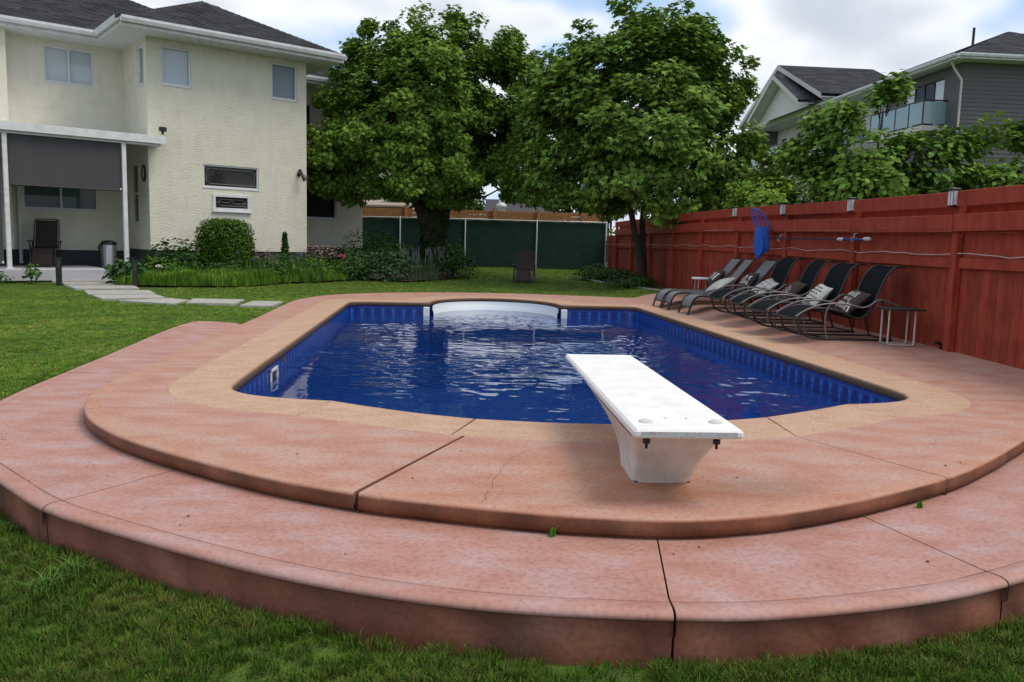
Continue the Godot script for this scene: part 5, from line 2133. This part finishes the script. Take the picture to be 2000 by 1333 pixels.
		st = stn()
		strap_leaves(st, q[4], q[5], q[6], q[7], q[8], q[9], q[10])
		obj("foliage", st, M.blade, t).set_meta("kind", "stuff")
		if q[0] == "iris_clump":
			for k in 2:
				bloom(t, "iris_flower", Vector3(rr(-.4, .4), rr(.6, .75), rr(0, .3)), .05, M.petal_purple)
	# spikes
	var sp := thing("lavender", "lavender clump with tall grey purple flower spikes before the thick dark tree trunk", "plant", gy.call(-2.6, -23.3))
	st = stn()
	strap_leaves(st, 130, .5, .5, .85, .007, .3, Color(.06, .105, .05))
	obj("foliage", st, M.blade, sp).set_meta("kind", "stuff")
	st = stn()
	for k in 34:
		var x := rr(-.7, .6)
		var z := rr(-.3, .3)
		var y := rr(.62, .95)
		tube(st, [Vector3(x, y - .22, z), Vector3(x, y - .1, z), Vector3(x + rr(-.02, .02), y, z)], [.012, .016, .004], 5, false)
	obj("flower_spikes", st, mat(lin(.10, .09, .11), .9), sp).set_meta("kind", "stuff")
	# pink and white blossoms
	for q in [["pink_valerian", "frothy white and pink flowering clump before the wing wall", -5.75, -24.3, .65, .66, 420, Color(.72, .66, .60)], ["coral_bells", "thin sprays of small dusky pink flowers beside the clipped shrub", -6.75, -22.3, .5, .6, 150, Color(.42, .30, .28)]]:
		var t := bush(q[0], q[1], "plant", gy.call(q[2], q[3]), Vector3(q[4], .45, .45), 500, "oval", .05, .08, Color(.05, .10, .03))
		xf = []
		ti = []
		for k in q[6]:
			var a := rr(0, TAU)
			var d := sqrt(rng.randf())
			var c := clampf(noise.get_noise_2d(k * 7.0, 3.0) + .5, 0, 1)
			var y: float = q[5] + rr(-.18, .2)
			xf.append(Transform3D(Basis(rdir(), rr(0, .6)).scaled(Vector3.ONE * rr(.02, .035)), Vector3(cos(a) * d * q[4], y, sin(a) * d * .4)))
			var col: Color = q[7]
			ti.append(Color(col.r * rr(.8, 1.2), col.g * rr(.8, 1.2) * (.55 + .45 * c), col.b * rr(.8, 1.2) * (.55 + .45 * c)))
		scatter("flower_heads", lm("petals"), M.leaf, xf, ti, t)
	var pf := thing("peony_flower", "single large pink peony bloom in the middle of the bed", "flower", gy.call(-4.86, -23.4))
	bloom(pf, "petals", Vector3(0, .58, 0), .12, M.petal_pink)
	bloom(pf, "petals", Vector3(.0, .60, .02), .08, M.petal_pink)
	st = stn()
	tube(st, [Vector3(0, 0, -.05), Vector3(.02, .3, -.02), Vector3(0, .56, 0)], .008, 5)
	obj("stem", st, mat(lin(.05, .11, .02), .7), pf)
	var wf := thing("white_flower", "single round white bloom low in the bed beside the path light", "flower", gy.call(-8.32, -19.4))
	bloom(wf, "petals", Vector3(0, .40, 0), .09, M.petal_white)
	bloom(wf, "petals", Vector3(0, .41, .01), .06, M.petal_white)
	st = stn()
	tube(st, [Vector3(0, 0, 0), Vector3(0, .38, 0)], .007, 5)
	obj("stem", st, mat(lin(.05, .11, .02), .7), wf)
	for q in [[2.05, 12.47, "small green weed growing at the foot of the upper step below the diving board"], [4.0, 12.1, "green seedling growing in the step corner right of the diving board"]]:
		var w := thing("weed", q[2], "weed", pw(q[0], q[1], -.1))
		st = stn()
		strap_leaves(st, 7, .015, .04, .085, .006, .8, Color(.07, .2, .02))
		obj("foliage", st, M.blade, w)
	for q in [[.0, 12.4, "grassy tuft growing against the lower step at the left"], [-.05, 12.55, "second taller grass tuft at the foot of the lower step"]]:
		var p := pw(q[0], q[1])
		var w := thing("grass_tuft", q[2], "grass tuft", Vector3(p.x, ground_h(p.x, p.z), p.z))
		st = stn()
		strap_leaves(st, 60, .05, .08, .17, .003, .9, Color(.075, .15, .03))
		obj("foliage", st, M.blade, w)
	# trees
	var oak_lobes := [[-2.64, 5.59, -27.00, 2.51, 2.51, 2.40, 1], [-4.44, 5.86, -27.00, 1.51, 1.84, 1.80, 1], [-5.05, 3.82, -26.00, 1.45, 1.37, 1.50, 1.1], [-5.84, 3.10, -26.00, 0.89, 0.89, 1.00, 1], [-1.18, 6.10, -27.00, 1.42, 2.01, 1.80, 1], [-0.49, 4.37, -27.00, 1.00, 1.51, 1.50, 1], [-2.99, 3.41, -26.00, 2.09, 0.97, 1.80, 1.2], [-4.77, 6.95, -27.00, 0.42, 1.00, 0.50, 0.8], [-5.29, 7.25, -27.00, 0.20, 0.75, 0.25, 0.6], [-3.96, 7.37, -27.00, 0.33, 0.84, 0.40, 0.8], [-2.11, 7.72, -27.00, 0.42, 0.80, 0.50, 0.8], [-1.30, 7.51, -27.00, 0.37, 0.75, 0.40, 0.8], [-2.83, 7.39, -27.00, 0.67, 0.75, 0.60, 0.9], [-0.47, 6.91, -27.00, 0.67, 0.92, 0.80, 1], [-5.87, 5.35, -26.50, 0.36, 0.66, 0.50, 0.8], [-6.20, 4.28, -25.20, 0.62, 0.25, 0.35, 0.8], [-6.72, 4.32, -24.60, 0.24, 0.17, 0.25, 1], [-1.66, 2.77, -26.50, 0.66, 0.46, 0.80, 1], [-3.40, 4.56, -25.40, 1.89, 1.73, 0.90, 1.1], [.15, 5.2, -27, .8, 1.8, 1.0, 1.3], [.55, 4.9, -25.4, .75, 1.7, .8, 1.4], [.35, 3.2, -25.8, .8, .9, .8, 1.3], [.3, 6.3, -26.5, .6, .7, .6, 1.2], [-4.9, 5.0, -26.3, 1.0, 1.2, 1.0, 1], [-2.2, 8.1, -27, .16, .5, .2, .7], [-4.1, 7.9, -27, .14, .5, .2, .7], [-5.7, 6.4, -26.8, .3, .5, .3, .8]]
	tree("broad_tree", "broad dense tree with thick dark ivy covered trunk beside the house", Vector3(-2.65, .15, -27), oak_lobes, Vector3(-2.65, 2.7, -27), [[[Vector3(-2.62, .1, -27), Vector3(-2.55, .9, -27), Vector3(-2.68, 1.8, -27), Vector3(-2.65, 2.9, -27)], .34, .5], [[Vector3(-2.8, 2.0, -27), Vector3(-3.6, 3.4, -26.9), Vector3(-4.4, 5.4, -27)], .3, .1], [[Vector3(-2.5, 2.1, -27), Vector3(-1.8, 3.6, -27), Vector3(-1.2, 5.8, -27)], .3, .1], [[Vector3(-2.65, 2.6, -27), Vector3(-2.7, 4.5, -27.1), Vector3(-2.6, 6.6, -27)], .3, .08]], 48.0, "maple", .11, .17, Color(.125, .225, .036), .30, 56)
	# ivy round the trunk
	var iv := thing("ivy", "dark ivy climbing the trunk of the tree beside the house", "ivy", Vector3(-2.62, .15, -27))
	xf = []
	ti = []
	for k in 1500:
		var y := rr(.5, 2.9)
		var a := rr(0, TAU)
		var r := lerpf(.36, .54, y / 2.9) * rr(.9, 1.15)
		var d := Vector3(cos(a), 0, sin(a))
		xf.append(Transform3D(leaf_basis((d + rdir() * .4).normalized(), (Vector3.DOWN + rdir() * .6).normalized(), rr(.07, .12)), Vector3(d.x * r, y, d.z * r)))
		var v := rr(.6, 1.2)
		ti.append(Color(.025 * v, .055 * v, .012 * v))
	scatter("foliage", lm("maple"), M.leaf, xf, ti, iv)
	var maple_lobes := [[3.27, 5.04, -22.80, 2.40, 2.26, 2.10, 1], [1.64, 4.33, -22.80, 1.34, 1.70, 1.60, 1], [4.79, 4.11, -22.60, 1.33, 1.61, 1.50, 1], [5.32, 5.36, -22.80, 0.85, 1.27, 1.00, 1], [3.89, 6.45, -22.80, 1.13, 0.99, 1.20, 1], [2.4, 6.4, -22.80, 1.05, 0.85, 1.20, 1], [4.40, 7.08, -22.80, 0.49, 0.57, 0.50, 0.9], [2.79, 7.25, -22.80, 0.35, 0.40, 0.40, 0.8], [1.31, 6.12, -22.80, 0.78, 0.78, 0.80, 0.9], [5.73, 4.41, -22.60, 0.59, 1.26, 0.80, 1], [6.00, 5.85, -22.80, 0.28, 0.51, 0.30, 0.8], [5.98, 3.30, -22.20, 0.41, 0.69, 0.50, 1], [3.06, 2.86, -22.60, 1.82, 0.70, 1.80, 1.1], [4.99, 2.86, -22.00, 1.23, 0.75, 1.30, 1.1], [1.21, 3.11, -23.00, 0.86, 0.64, 1.00, 1], [4.04, 2.19, -21.80, 0.81, 0.30, 0.90, 1], [5.39, 2.32, -21.60, 0.60, 0.27, 0.70, 1], [3.28, 4.17, -21.30, 1.72, 1.45, 0.70, 1], [.75, 4.4, -23, .75, 1.7, .9, 1.4], [.55, 3.2, -23.2, .6, .7, .8, 1.2], [4.9, 6.6, -22.8, .4, .5, .4, .8]]
	tree("maple_tree", "tall maple with two slim trunks in front of the red fence", Vector3(3.4, .1, -22.8), maple_lobes, Vector3(3.3, 2.6, -22.8), [[[Vector3(3.52, .05, -22.6), Vector3(3.42, .8, -22.6), Vector3(3.18, 1.9, -22.6), Vector3(2.9, 3.4, -22.7), Vector3(2.6, 5.2, -22.8)], .12, .05], [[Vector3(3.62, .05, -22.9), Vector3(3.56, 1.0, -22.9), Vector3(3.5, 2.2, -22.9), Vector3(3.8, 3.6, -22.8), Vector3(3.9, 5.8, -22.8)], .10, .05]], 40.0, "maple", .14, .21, Color(.140, .240, .046), .33, 46)
	var broad := [[5.35, 2.89, -14.00, 0.61, 0.78, 0.80, 1], [6.02, 3.24, -14.00, 0.28, 0.78, 0.40, 0.9], [5.99, 3.88, -14.00, 0.12, 0.21, 0.15, 0.8], [6.71, 2.84, -14.00, 0.69, 0.56, 0.80, 1], [7.24, 3.15, -14.00, 0.39, 0.39, 0.50, 0.9], [7.57, 3.18, -14.00, 0.22, 0.19, 0.30, 0.9], [4.98, 2.57, -14.30, 0.50, 0.53, 0.70, 1], [5.04, 3.48, -14.20, 0.23, 0.35, 0.30, 0.8], [7.91, 3.25, -14.00, 0.21, 0.16, 0.20, 0.8], [6.22, 2.38, -13.90, 1.01, 0.34, 0.80, 1.1], [5.65, 2.41, -13.90, 0.80, 0.40, 0.80, 1.1], [7.01, 2.39, -13.60, 0.59, 0.24, 0.60, 1]]
	tree("broadleaf_tree", "small tree with large leaves rising behind the red fence", Vector3(6.2, 0, -14.2), broad, Vector3(6.2, 1.9, -14.2), [[[Vector3(6.2, 0, -14.2), Vector3(6.15, 1.0, -14.2), Vector3(6.2, 2.3, -14.2)], .07, .04], [[Vector3(6.2, .8, -14.2), Vector3(5.7, 1.9, -14.2), Vector3(5.3, 3.0, -14.1)], .05, .02]], 95.0, "oval", .095, .15, Color(.125, .225, .038), .24, 46)
	tree("edge_tree", "leafy tree at the right edge behind the red fence", Vector3(8.4, 0, -13.9), [[8.04, 2.66, -13.50, 0.27, 0.46, 0.40, 1], [8.62, 2.87, -13.80, 0.43, 0.68, 0.60, 1], [7.65, 2.31, -13.20, 0.33, 0.15, 0.40, 1]], Vector3(8.4, 1.9, -13.8), [[[Vector3(8.4, 0, -13.9), Vector3(8.4, 2.4, -13.8)], .06, .03]], 95.0, "oval", .09, .14, Color(.09, .17, .03), .22, 34)
	tree("young_tree", "pale green young tree behind the fence between the maple and the townhouses", Vector3(6.3, 0, -20.8), [[6.6, 3.0, -21.00, 0.8, 0.7, 0.70, 1.3], [5.92, 2.35, -20.50, 0.8, 0.45, 0.70, 1.3], [7.1, 2.5, -20.50, 0.8, 0.5, 0.60, 1.3], [6.1, 3.2, -21, .4, .5, .4, 1], [5.45, 2.5, -19.3, .55, .5, .5, 1.2]], Vector3(6.3, 1.8, -20.8), [[[Vector3(6.3, 0, -20.8), Vector3(6.3, 2.2, -20.8)], .05, .03]], 70.0, "oval", .09, .14, Color(.13, .22, .03), .27, 40)
	var k2 := 0
	for l in [[[3.14, 4.04, -50.0, 2.17, 1.1, 2.0, 1], "rounded green tree beyond the dark shed roof"], [[1.03, 4.6, -53.0, 1.8, 1.0, 2.0, 1], "yellow green tree behind the shed's vent pipe"], [[-3.28, 3.8, -50.0, 1.6, .9, 2.0, 1], "small green tree beyond the cedar fence by the thick dark trunk"], [[5.2, 4.2, -47.0, 1.5, 1.5, 2.0, 1], "green tree beyond the corner of the red fence"], [[-6.33, 3.5, -50.0, 1.4, .7, 1.5, 1], "low shrubby tree beside the tan house"]]:
		var c = l[0]
		tree("far_tree", l[1], Vector3(c[0], 0, c[2]), [c], Vector3(c[0], 2.2, c[2]), [[[Vector3(c[0], 0, c[2]), Vector3(c[0], c[1], c[2])], .14, .06]], 26.0, "oval", .16, .26, Color(.075, .14, .03) if k2 % 2 else Color(.06, .12, .025), .5, 40, "trees beyond the cedar fence")
		k2 += 1
	tree("corner_tree", "light leafy sapling in the gap between the green screen and red fence", Vector3(4.1, .3, -35.5), [[3.98, 2.49, -35.00, 0.35, 0.56, 0.50, 1], [4.25, 3.07, -36.00, 0.56, 0.56, 0.80, 1], [4.0, 1.4, -35.2, .4, .7, .4, 1]], Vector3(4.1, 1.6, -35.5), [[[Vector3(4.1, .2, -35.5), Vector3(4.1, 2.6, -35.5)], .05, .02]], 40.0, "oval", .09, .14, Color(.08, .15, .03), .3, 30)

# ---------------------------------------------------------------- neighbours
func build_neighbours() -> void:
	# townhouse row: own axes x along the facade away from the camera is -x? here: x towards the camera along the facade, z towards the pool
	var turn := -PI / 2 + .0804
	var at := Vector3(19.35, 0, -37.2)
	var b := thing("townhouse", "three storey grey and white townhouse row behind the red fence", "building", at, turn)
	# with this turn local x = towards the camera, local z = towards the pool (-x world)
	var st := stn()
	var E := 9.72
	# near grey block: facade x -6..0, side faces camera at x = 0
	wall(st, -6.2, 0, 0, E, [[-4.6, 7.05, -1.3, 9.15], [-4.4, 3.9, -1.4, 6.0]], 0.0, .2)
	quad(st, Vector3(-6.2, 0, -.0), Vector3(-6.2, 0, 0), Vector3(-6.2, E, 0), Vector3(-6.2, E, -.0))
	obj("facade", st, M.siding, b)
	# lapped siding on the side wall and facade
	st = stn()
	for k in 52:
		var y := .3 + k * .18
		if y > E - .3:
			break
		quad(st, Vector3(.03, y, .02), Vector3(.03, y, -12), Vector3(.008, y + .18, -12), Vector3(.008, y + .18, .02))
		quad(st, Vector3(.0, y, .02), Vector3(.0, y, -12), Vector3(.03, y, -12), Vector3(.03, y, .02))
	quad(st, Vector3(0, 0, 0), Vector3(0, 0, -12), Vector3(0, E, -12), Vector3(0, E, 0))
	obj("lap_siding", st, M.siding, b).set_meta("kind", "stuff")
	for y in [6.35, 6.05]:
		st = stn()
		box(st, Vector3(.035, y, -6), Vector3(.05, .06, 12.1))
		obj("band_trim", st, M.dark, b)
	# white recessed middle, gable block, far grey block
	st = stn()
	wall(st, -22.6, -6.2, 0, E, [[-8.0, 7.3, -7.2, 9.2], [-19.2, 7.3, -18.5, 9.0], [-17.4, 7.3, -16.2, 9.3], [-21.8, 7.4, -21.0, 8.9], [-17.5, 3.6, -16.2, 5.8], [-13.5, 7.3, -12.2, 9.2]], -.9, .2)
	quad(st, Vector3(-6.2, 0, -.9), Vector3(-6.2, 0, 0), Vector3(-6.2, E, 0), Vector3(-6.2, E, -.9))
	obj("facade", st, M.render, b)
	st = stn()
	box(st, Vector3(-15.2, 5.0, -.4), Vector3(.25, 10.0, 1.4))
	obj("party_wall", st, M.render, b)
	st = stn()
	wall(st, -28.5, -22.6, 0, E, [[-27.6, 7.3, -26.6, 9.2], [-25.6, 7.3, -24.0, 9.2], [-26.5, 3.8, -25.0, 5.6]], 0.0, .2)
	quad(st, Vector3(-22.6, 0, 0), Vector3(-22.6, 0, -1), Vector3(-22.6, E, -1), Vector3(-22.6, E, 0))
	quad(st, Vector3(-28.5, 0, -12), Vector3(-28.5, 0, 0), Vector3(-28.5, E, 0), Vector3(-28.5, E, -12))
	quad(st, Vector3(0, 0, -12), Vector3(-28.5, 0, -12), Vector3(-28.5, E, -12), Vector3(0, E, -12))
	obj("facade", st, M.siding, b)
	for w in [[-4.6, 7.05, 3.3, 2.1, 4, 0.0], [-4.4, 3.9, 3.0, 2.1, 3, 0.0], [-8.0, 7.3, .8, 1.9, 1, -.9], [-19.2, 7.3, .7, 1.7, 1, -.9], [-17.4, 7.3, 1.2, 2.0, 1, -.9], [-21.8, 7.4, .8, 1.5, 1, -.9], [-17.5, 3.6, 1.3, 2.2, 1, -.9], [-13.5, 7.3, 1.3, 1.9, 1, -.9], [-27.6, 7.3, 1.0, 1.9, 1, 0.0], [-25.6, 7.3, 1.6, 1.9, 2, 0.0], [-26.5, 3.8, 1.5, 1.8, 2, 0.0]]:
		window(b, "window", Vector3(w[0], w[1], w[5] - .03), 0, w[2], w[3], .06, w[4], M.sky_toned_blind if w[0] < -16 else M.room, M.dark, false, 0, false)
	st = stn()                                          # pale curtain seen at the ends of the wide window
	for x in [-4.15, -1.75]:
		box(st, Vector3(x, 8.1, -.09), Vector3(.7, 1.95, .01))
	obj("curtain", st, M.pale, b)
	# balconies with frosted glass
	for q in [[-5.6, -.9, 1.15, 6.95], [-22.4, -15.3, .9, 6.95], [-15.0, -8.2, .9, 6.95]]:
		var bal := Node3D.new()
		bal.name = "balcony"
		b.add_child(bal, true)
		st = stn()
		bbox(st, Vector3((q[0] + q[1]) / 2, q[3] - .12, q[2] / 2), Vector3(q[1] - q[0], .24, q[2]), .01)
		obj("balcony_floor", st, M.trim, bal)
		st = stn()
		box(st, Vector3((q[0] + q[1]) / 2, q[3] + 1.1, q[2] - .03), Vector3(q[1] - q[0], .06, .06))
		box(st, Vector3(q[1] - .03, q[3] + 1.1, q[2] / 2 - .03), Vector3(.06, .06, q[2] - .06))
		var n := int((q[1] - q[0]) / 1.15)
		for k in n + 1:
			box(st, Vector3(lerpf(q[0] + .03, q[1] - .03, float(k) / n), q[3] + .53, q[2] - .03), Vector3(.05, 1.08, .05))
		obj("railing", st, M.black, bal)
		for k in n:
			st = stn()
			box(st, Vector3(lerpf(q[0], q[1], (k + .5) / n), q[3] + .56, q[2] - .03), Vector3((q[1] - q[0]) / n - .07, .96, .015))
			obj("glass_panel", st, M.frosted, bal)
		st = stn()
		box(st, Vector3(q[1] - .03, q[3] + .56, q[2] / 2), Vector3(.015, .96, q[2] - .1))
		obj("glass_panel", st, M.frosted, bal)
	# roof: low hip along the row, with a forward gable
	var o := .75
	var rz := -6.0
	var ry := E + (6.0 + o) * .42
	var fl := Vector3(-29.2, E, o)
	var fr := Vector3(o, E, o)
	shingles(b, [fl, fr, Vector3(-6.0, ry, rz), Vector3(-23.0, ry, rz)], .3, .7)
	shingles(b, [fr, Vector3(o, E, -12.7), Vector3(-6.0, ry, rz), Vector3(-6.0, ry, rz)], .3, .7)
	shingles(b, [Vector3(-29.2, E, -12.7), fl, Vector3(-23, ry, rz), Vector3(-23, ry, rz)], .3, .7)
	eave(b, [Vector2(-29.2, o), Vector2(o, o), Vector2(o, -12)], [Vector2(-29.2, -.9), Vector2(0, -.9), Vector2(0, -12)], E + .02)
	for g in [[-24.4, -11.0, 2.9, 1.35, 10.1], [-20.6, -12.4, 2.2, 2.1, 9.95]]:
		var gm: float = (g[0] + g[1]) / 2
		var gt: float = g[4] + g[2]
		var ga := Vector3(g[0], g[4], g[3])
		var gb := Vector3(g[1], g[4], g[3])
		var gp := Vector3(gm, gt, g[3])
		shingles(b, [gb, Vector3(g[1], g[4], -5), Vector3(gm, gt, -5), gp], .3, .7)
		shingles(b, [Vector3(g[0], g[4], -5), ga, gp, Vector3(gm, gt, -5)], .3, .7)
		st = stn()
		var dn := Vector3(0, -.3, 0)
		var bk := Vector3(0, 0, -.05)
		for e in [[gb, gp], [gp, ga]]:
			quad(st, e[0] + dn, e[0], e[1], e[1] + dn)
			quad(st, e[0] + dn + bk, e[0] + dn, e[1] + dn, e[1] + dn + bk)
		obj("barge_board", st, M.trim, b)
		st = stn()
		var back := Vector3(0, 0, -1.0)
		for e in [[gb, gp], [gp, ga]]:
			quad(st, e[0] + dn * .7 + back, e[0] + dn * .7, e[1] + dn * .7, e[1] + dn * .7 + back)
		obj("gable_soffit", st, M.pale, b)
		st = stn()
		tri(st, ga + Vector3(.1, -.3, -.75), gb + Vector3(-.1, -.3, -.75), gp + Vector3(0, -.25, -.75))
		obj("gable_wall", st, M.render, b)
	for q in [[.04, .08], [-15.2, .42]]:
		st = stn()
		tube(st, [Vector3(q[0] + .1, E - .1, o - .05), Vector3(q[0] + .04, E - .5, q[1] + .35), Vector3(q[0] + .06, E - .95, q[1]), Vector3(q[0] + .06, .5, q[1])], .05, 8)
		obj("downspout", st, M.trim, b)
	for q in [[-2.6, -2.0], [-5.5, -4.0]]:
		st = stn()
		tube(st, [Vector3(q[0], E + .8, q[1]), Vector3(q[0], E + 2.0, q[1])], .06, 8)
		obj("vent_pipe", st, M.dark, b)
	st = stn()
	bbox(st, Vector3(-26.5, E + 1.4, -2.0), Vector3(.8, 1.3, .8), .02)
	obj("chimney", st, M.render, b)
	st = stn()
	bbox(st, Vector3(-23.5, 6.0, 1.0), Vector3(4.2, .3, 2.2), .03)
	obj("porch_roof", st, M.trim, b)
	# tan house and shed beyond the cedar fence
	var t := thing("tan_house", "tan house with white framed window far beyond the cedar fence", "house", Vector3(-13.2, 0, -55), .1)
	st = stn()
	wall(st, -6, 4.8, 0, 6.2, [[3.4, 2.9, 4.3, 4.2]])
	quad(st, Vector3(4.8, 0, 0), Vector3(4.8, 0, -8), Vector3(4.8, 6.2, -8), Vector3(4.8, 6.2, 0))
	quad(st, Vector3(-6, 0, -8), Vector3(-6, 0, 0), Vector3(-6, 6.2, 0), Vector3(-6, 6.2, -8))
	obj("wall", st, M.tan, t)
	window(t, "window", Vector3(3.4, 2.9, .02), 0, .9, 1.3, .12, 1, M.room, M.white)
	hip_roof(t, -6.6, 5.4, -8.6, .6, 6.2, .45, "x")
	t = thing("brown_shed", "brown garden shed with low roof left of the thick dark trunk, beyond the fence", "shed", Vector3(-8.2, 0, -48), .0)
	st = stn()
	wall(st, -1.4, 1.9, 0, 3.2, [[-.9, 1.0, -.2, 2.9]])
	quad(st, Vector3(1.9, 0, 0), Vector3(1.9, 0, -3), Vector3(1.9, 3.2, -3), Vector3(1.9, 3.2, 0))
	obj("wall", st, mat(lin(.16, .11, .08), .9), t)
	st = stn()
	bbox(st, Vector3(.25, 3.35, -1.4), Vector3(3.7, .14, 3.6), .02, Basis(Vector3.RIGHT, .12))
	obj("roof", st, mat(lin(.30, .24, .18), .9), t)
	st = stn()
	box(st, Vector3(-.55, 1.95, -.15), Vector3(.74, 1.95, .02))
	obj("door", st, M.room, t)
	t = thing("grey_shed", "low building with dark grey roof beyond the cedar fence", "shed", Vector3(.2, 0, -45), .0)
	st = stn()
	wall(st, -1.7, 1.7, 0, 2.75, [])
	quad(st, Vector3(1.7, 0, 0), Vector3(1.7, 0, -3), Vector3(1.7, 2.75, -3), Vector3(1.7, 2.75, 0))
	quad(st, Vector3(-1.7, 0, -3), Vector3(-1.7, 0, 0), Vector3(-1.7, 2.75, 0), Vector3(-1.7, 2.75, -3))
	obj("wall", st, M.tan, t)
	st = stn()
	quad(st, Vector3(-1.9, 2.72, .3), Vector3(1.95, 2.72, .3), Vector3(1.85, 3.62, -1.7), Vector3(-1.85, 3.62, -1.7))
	quad(st, Vector3(1.95, 2.72, -3.6), Vector3(-1.9, 2.72, -3.6), Vector3(-1.85, 3.62, -1.7), Vector3(1.85, 3.62, -1.7))
	obj("roof", st, M.shedroof, t)
	t = thing("vent_pipe", "white metal vent pipe standing in front of the dark shed roof", "vent pipe", Vector3(-.68, 0, -41))
	st = stn()
	lathe(st, [Vector2(.16, 0), Vector2(.16, 2.9), Vector2(.24, 2.95), Vector2(.24, 3.1), Vector2(.14, 3.12), Vector2(.14, 3.5), Vector2(.2, 3.52), Vector2(.2, 3.62), Vector2(0, 3.66)], 16)
	obj("pipe", st, M.white, t)
	# far ridge of ground so that the horizon is closed
	
# ---------------------------------------------------------------- sky
func sky_image() -> Image:
	var w := 1024
	var h := 512
	var im := Image.create(w, h, false, Image.FORMAT_RGBF)
	var n := FastNoiseLite.new()
	n.seed = 12
	n.frequency = 1.0
	n.fractal_octaves = 6
	n.fractal_gain = .52
	var n2 := FastNoiseLite.new()
	n2.seed = 31
	n2.frequency = 1.0
	n2.fractal_octaves = 4
	for y in h:
		var el := PI * .5 - PI * (y + .5) / h
		for x in w:
			var az := TAU * (x + .5) / w
			if el < 0:
				im.set_pixel(x, y, Color(.30, .30, .28))
				continue
			var d := Vector3(cos(el) * cos(az), sin(el), cos(el) * sin(az))
			var s := 1.0 / (d.y + .22)
			var c := n.get_noise_3d(d.x * s * 1.1, d.z * s * 1.1, 3.0)
			var cov := smoothstep(-.34, .06, c)
			var dens := smoothstep(-.1, .5, c + .35 * n2.get_noise_3d(d.x * s * .7 + 5.0, d.z * s * .7, 9.0))
			var blue := Color(.30, .50, .86).lerp(Color(.62, .78, .98), pow(1.0 - d.y, 3.0))
			var cloud := Color(1.0, 1.02, 1.06).lerp(Color(.60, .655, .75), dens)
			im.set_pixel(x, y, blue.lerp(cloud, cov))
	return im

# ---------------------------------------------------------------- scene
func _ready() -> void:
	rng.seed = 20240
	noise.seed = 5
	noise.frequency = .05
	noise.fractal_octaves = 3
	var cam := Camera3D.new()
	cam.name = "camera"
	add_child(cam)
	var pitch := atan(190.0 / 1614.0)
	var roll := .026
	var fwd := Vector3(0, -sin(pitch), -cos(pitch))
	var up0 := Vector3(0, cos(pitch), -sin(pitch))
	var rt := Vector3.RIGHT * cos(roll) + up0 * sin(roll)
	var up := up0 * cos(roll) - Vector3.RIGHT * sin(roll)
	cam.transform = Transform3D(Basis(rt, up, -fwd), Vector3(0, 1.18, 0))
	cam.fov = rad_to_deg(2.0 * atan(666.5 / 1614.0))
	cam.near = .05
	cam.far = 900.0
	cam.current = true
	var env := Environment.new()
	env.background_mode = Environment.BG_SKY
	var sky := Sky.new()
	var pano := PanoramaSkyMaterial.new()
	pano.panorama = ImageTexture.create_from_image(sky_image())
	sky.sky_material = pano
	env.sky = sky
	env.background_energy_multiplier = 1.0
	env.tonemap_mode = Environment.TONE_MAPPER_LINEAR
	env.tonemap_exposure = 1.06
	env.sdfgi_enabled = true
	env.ssao_enabled = true
	env.ssil_enabled = true
	var we := WorldEnvironment.new()
	we.name = "environment"
	we.environment = env
	add_child(we)
	var sun := DirectionalLight3D.new()
	sun.name = "sun"
	add_child(sun)
	sun.look_at_from_position(Vector3.ZERO, -Vector3(.50, .84, .12), Vector3.UP)
	sun.light_color = Color(1.0, .96, .9)
	sun.light_energy = .7
	sun.light_angular_distance = 28.0
	sun.shadow_enabled = true
	materials()
	outlines()
	build_lawn()
	build_pool_and_deck()
	build_house()
	build_red_fence()
	build_green_fence()
	build_neighbours()
	build_plants()
	build_board()
	build_net()
	build_furniture()
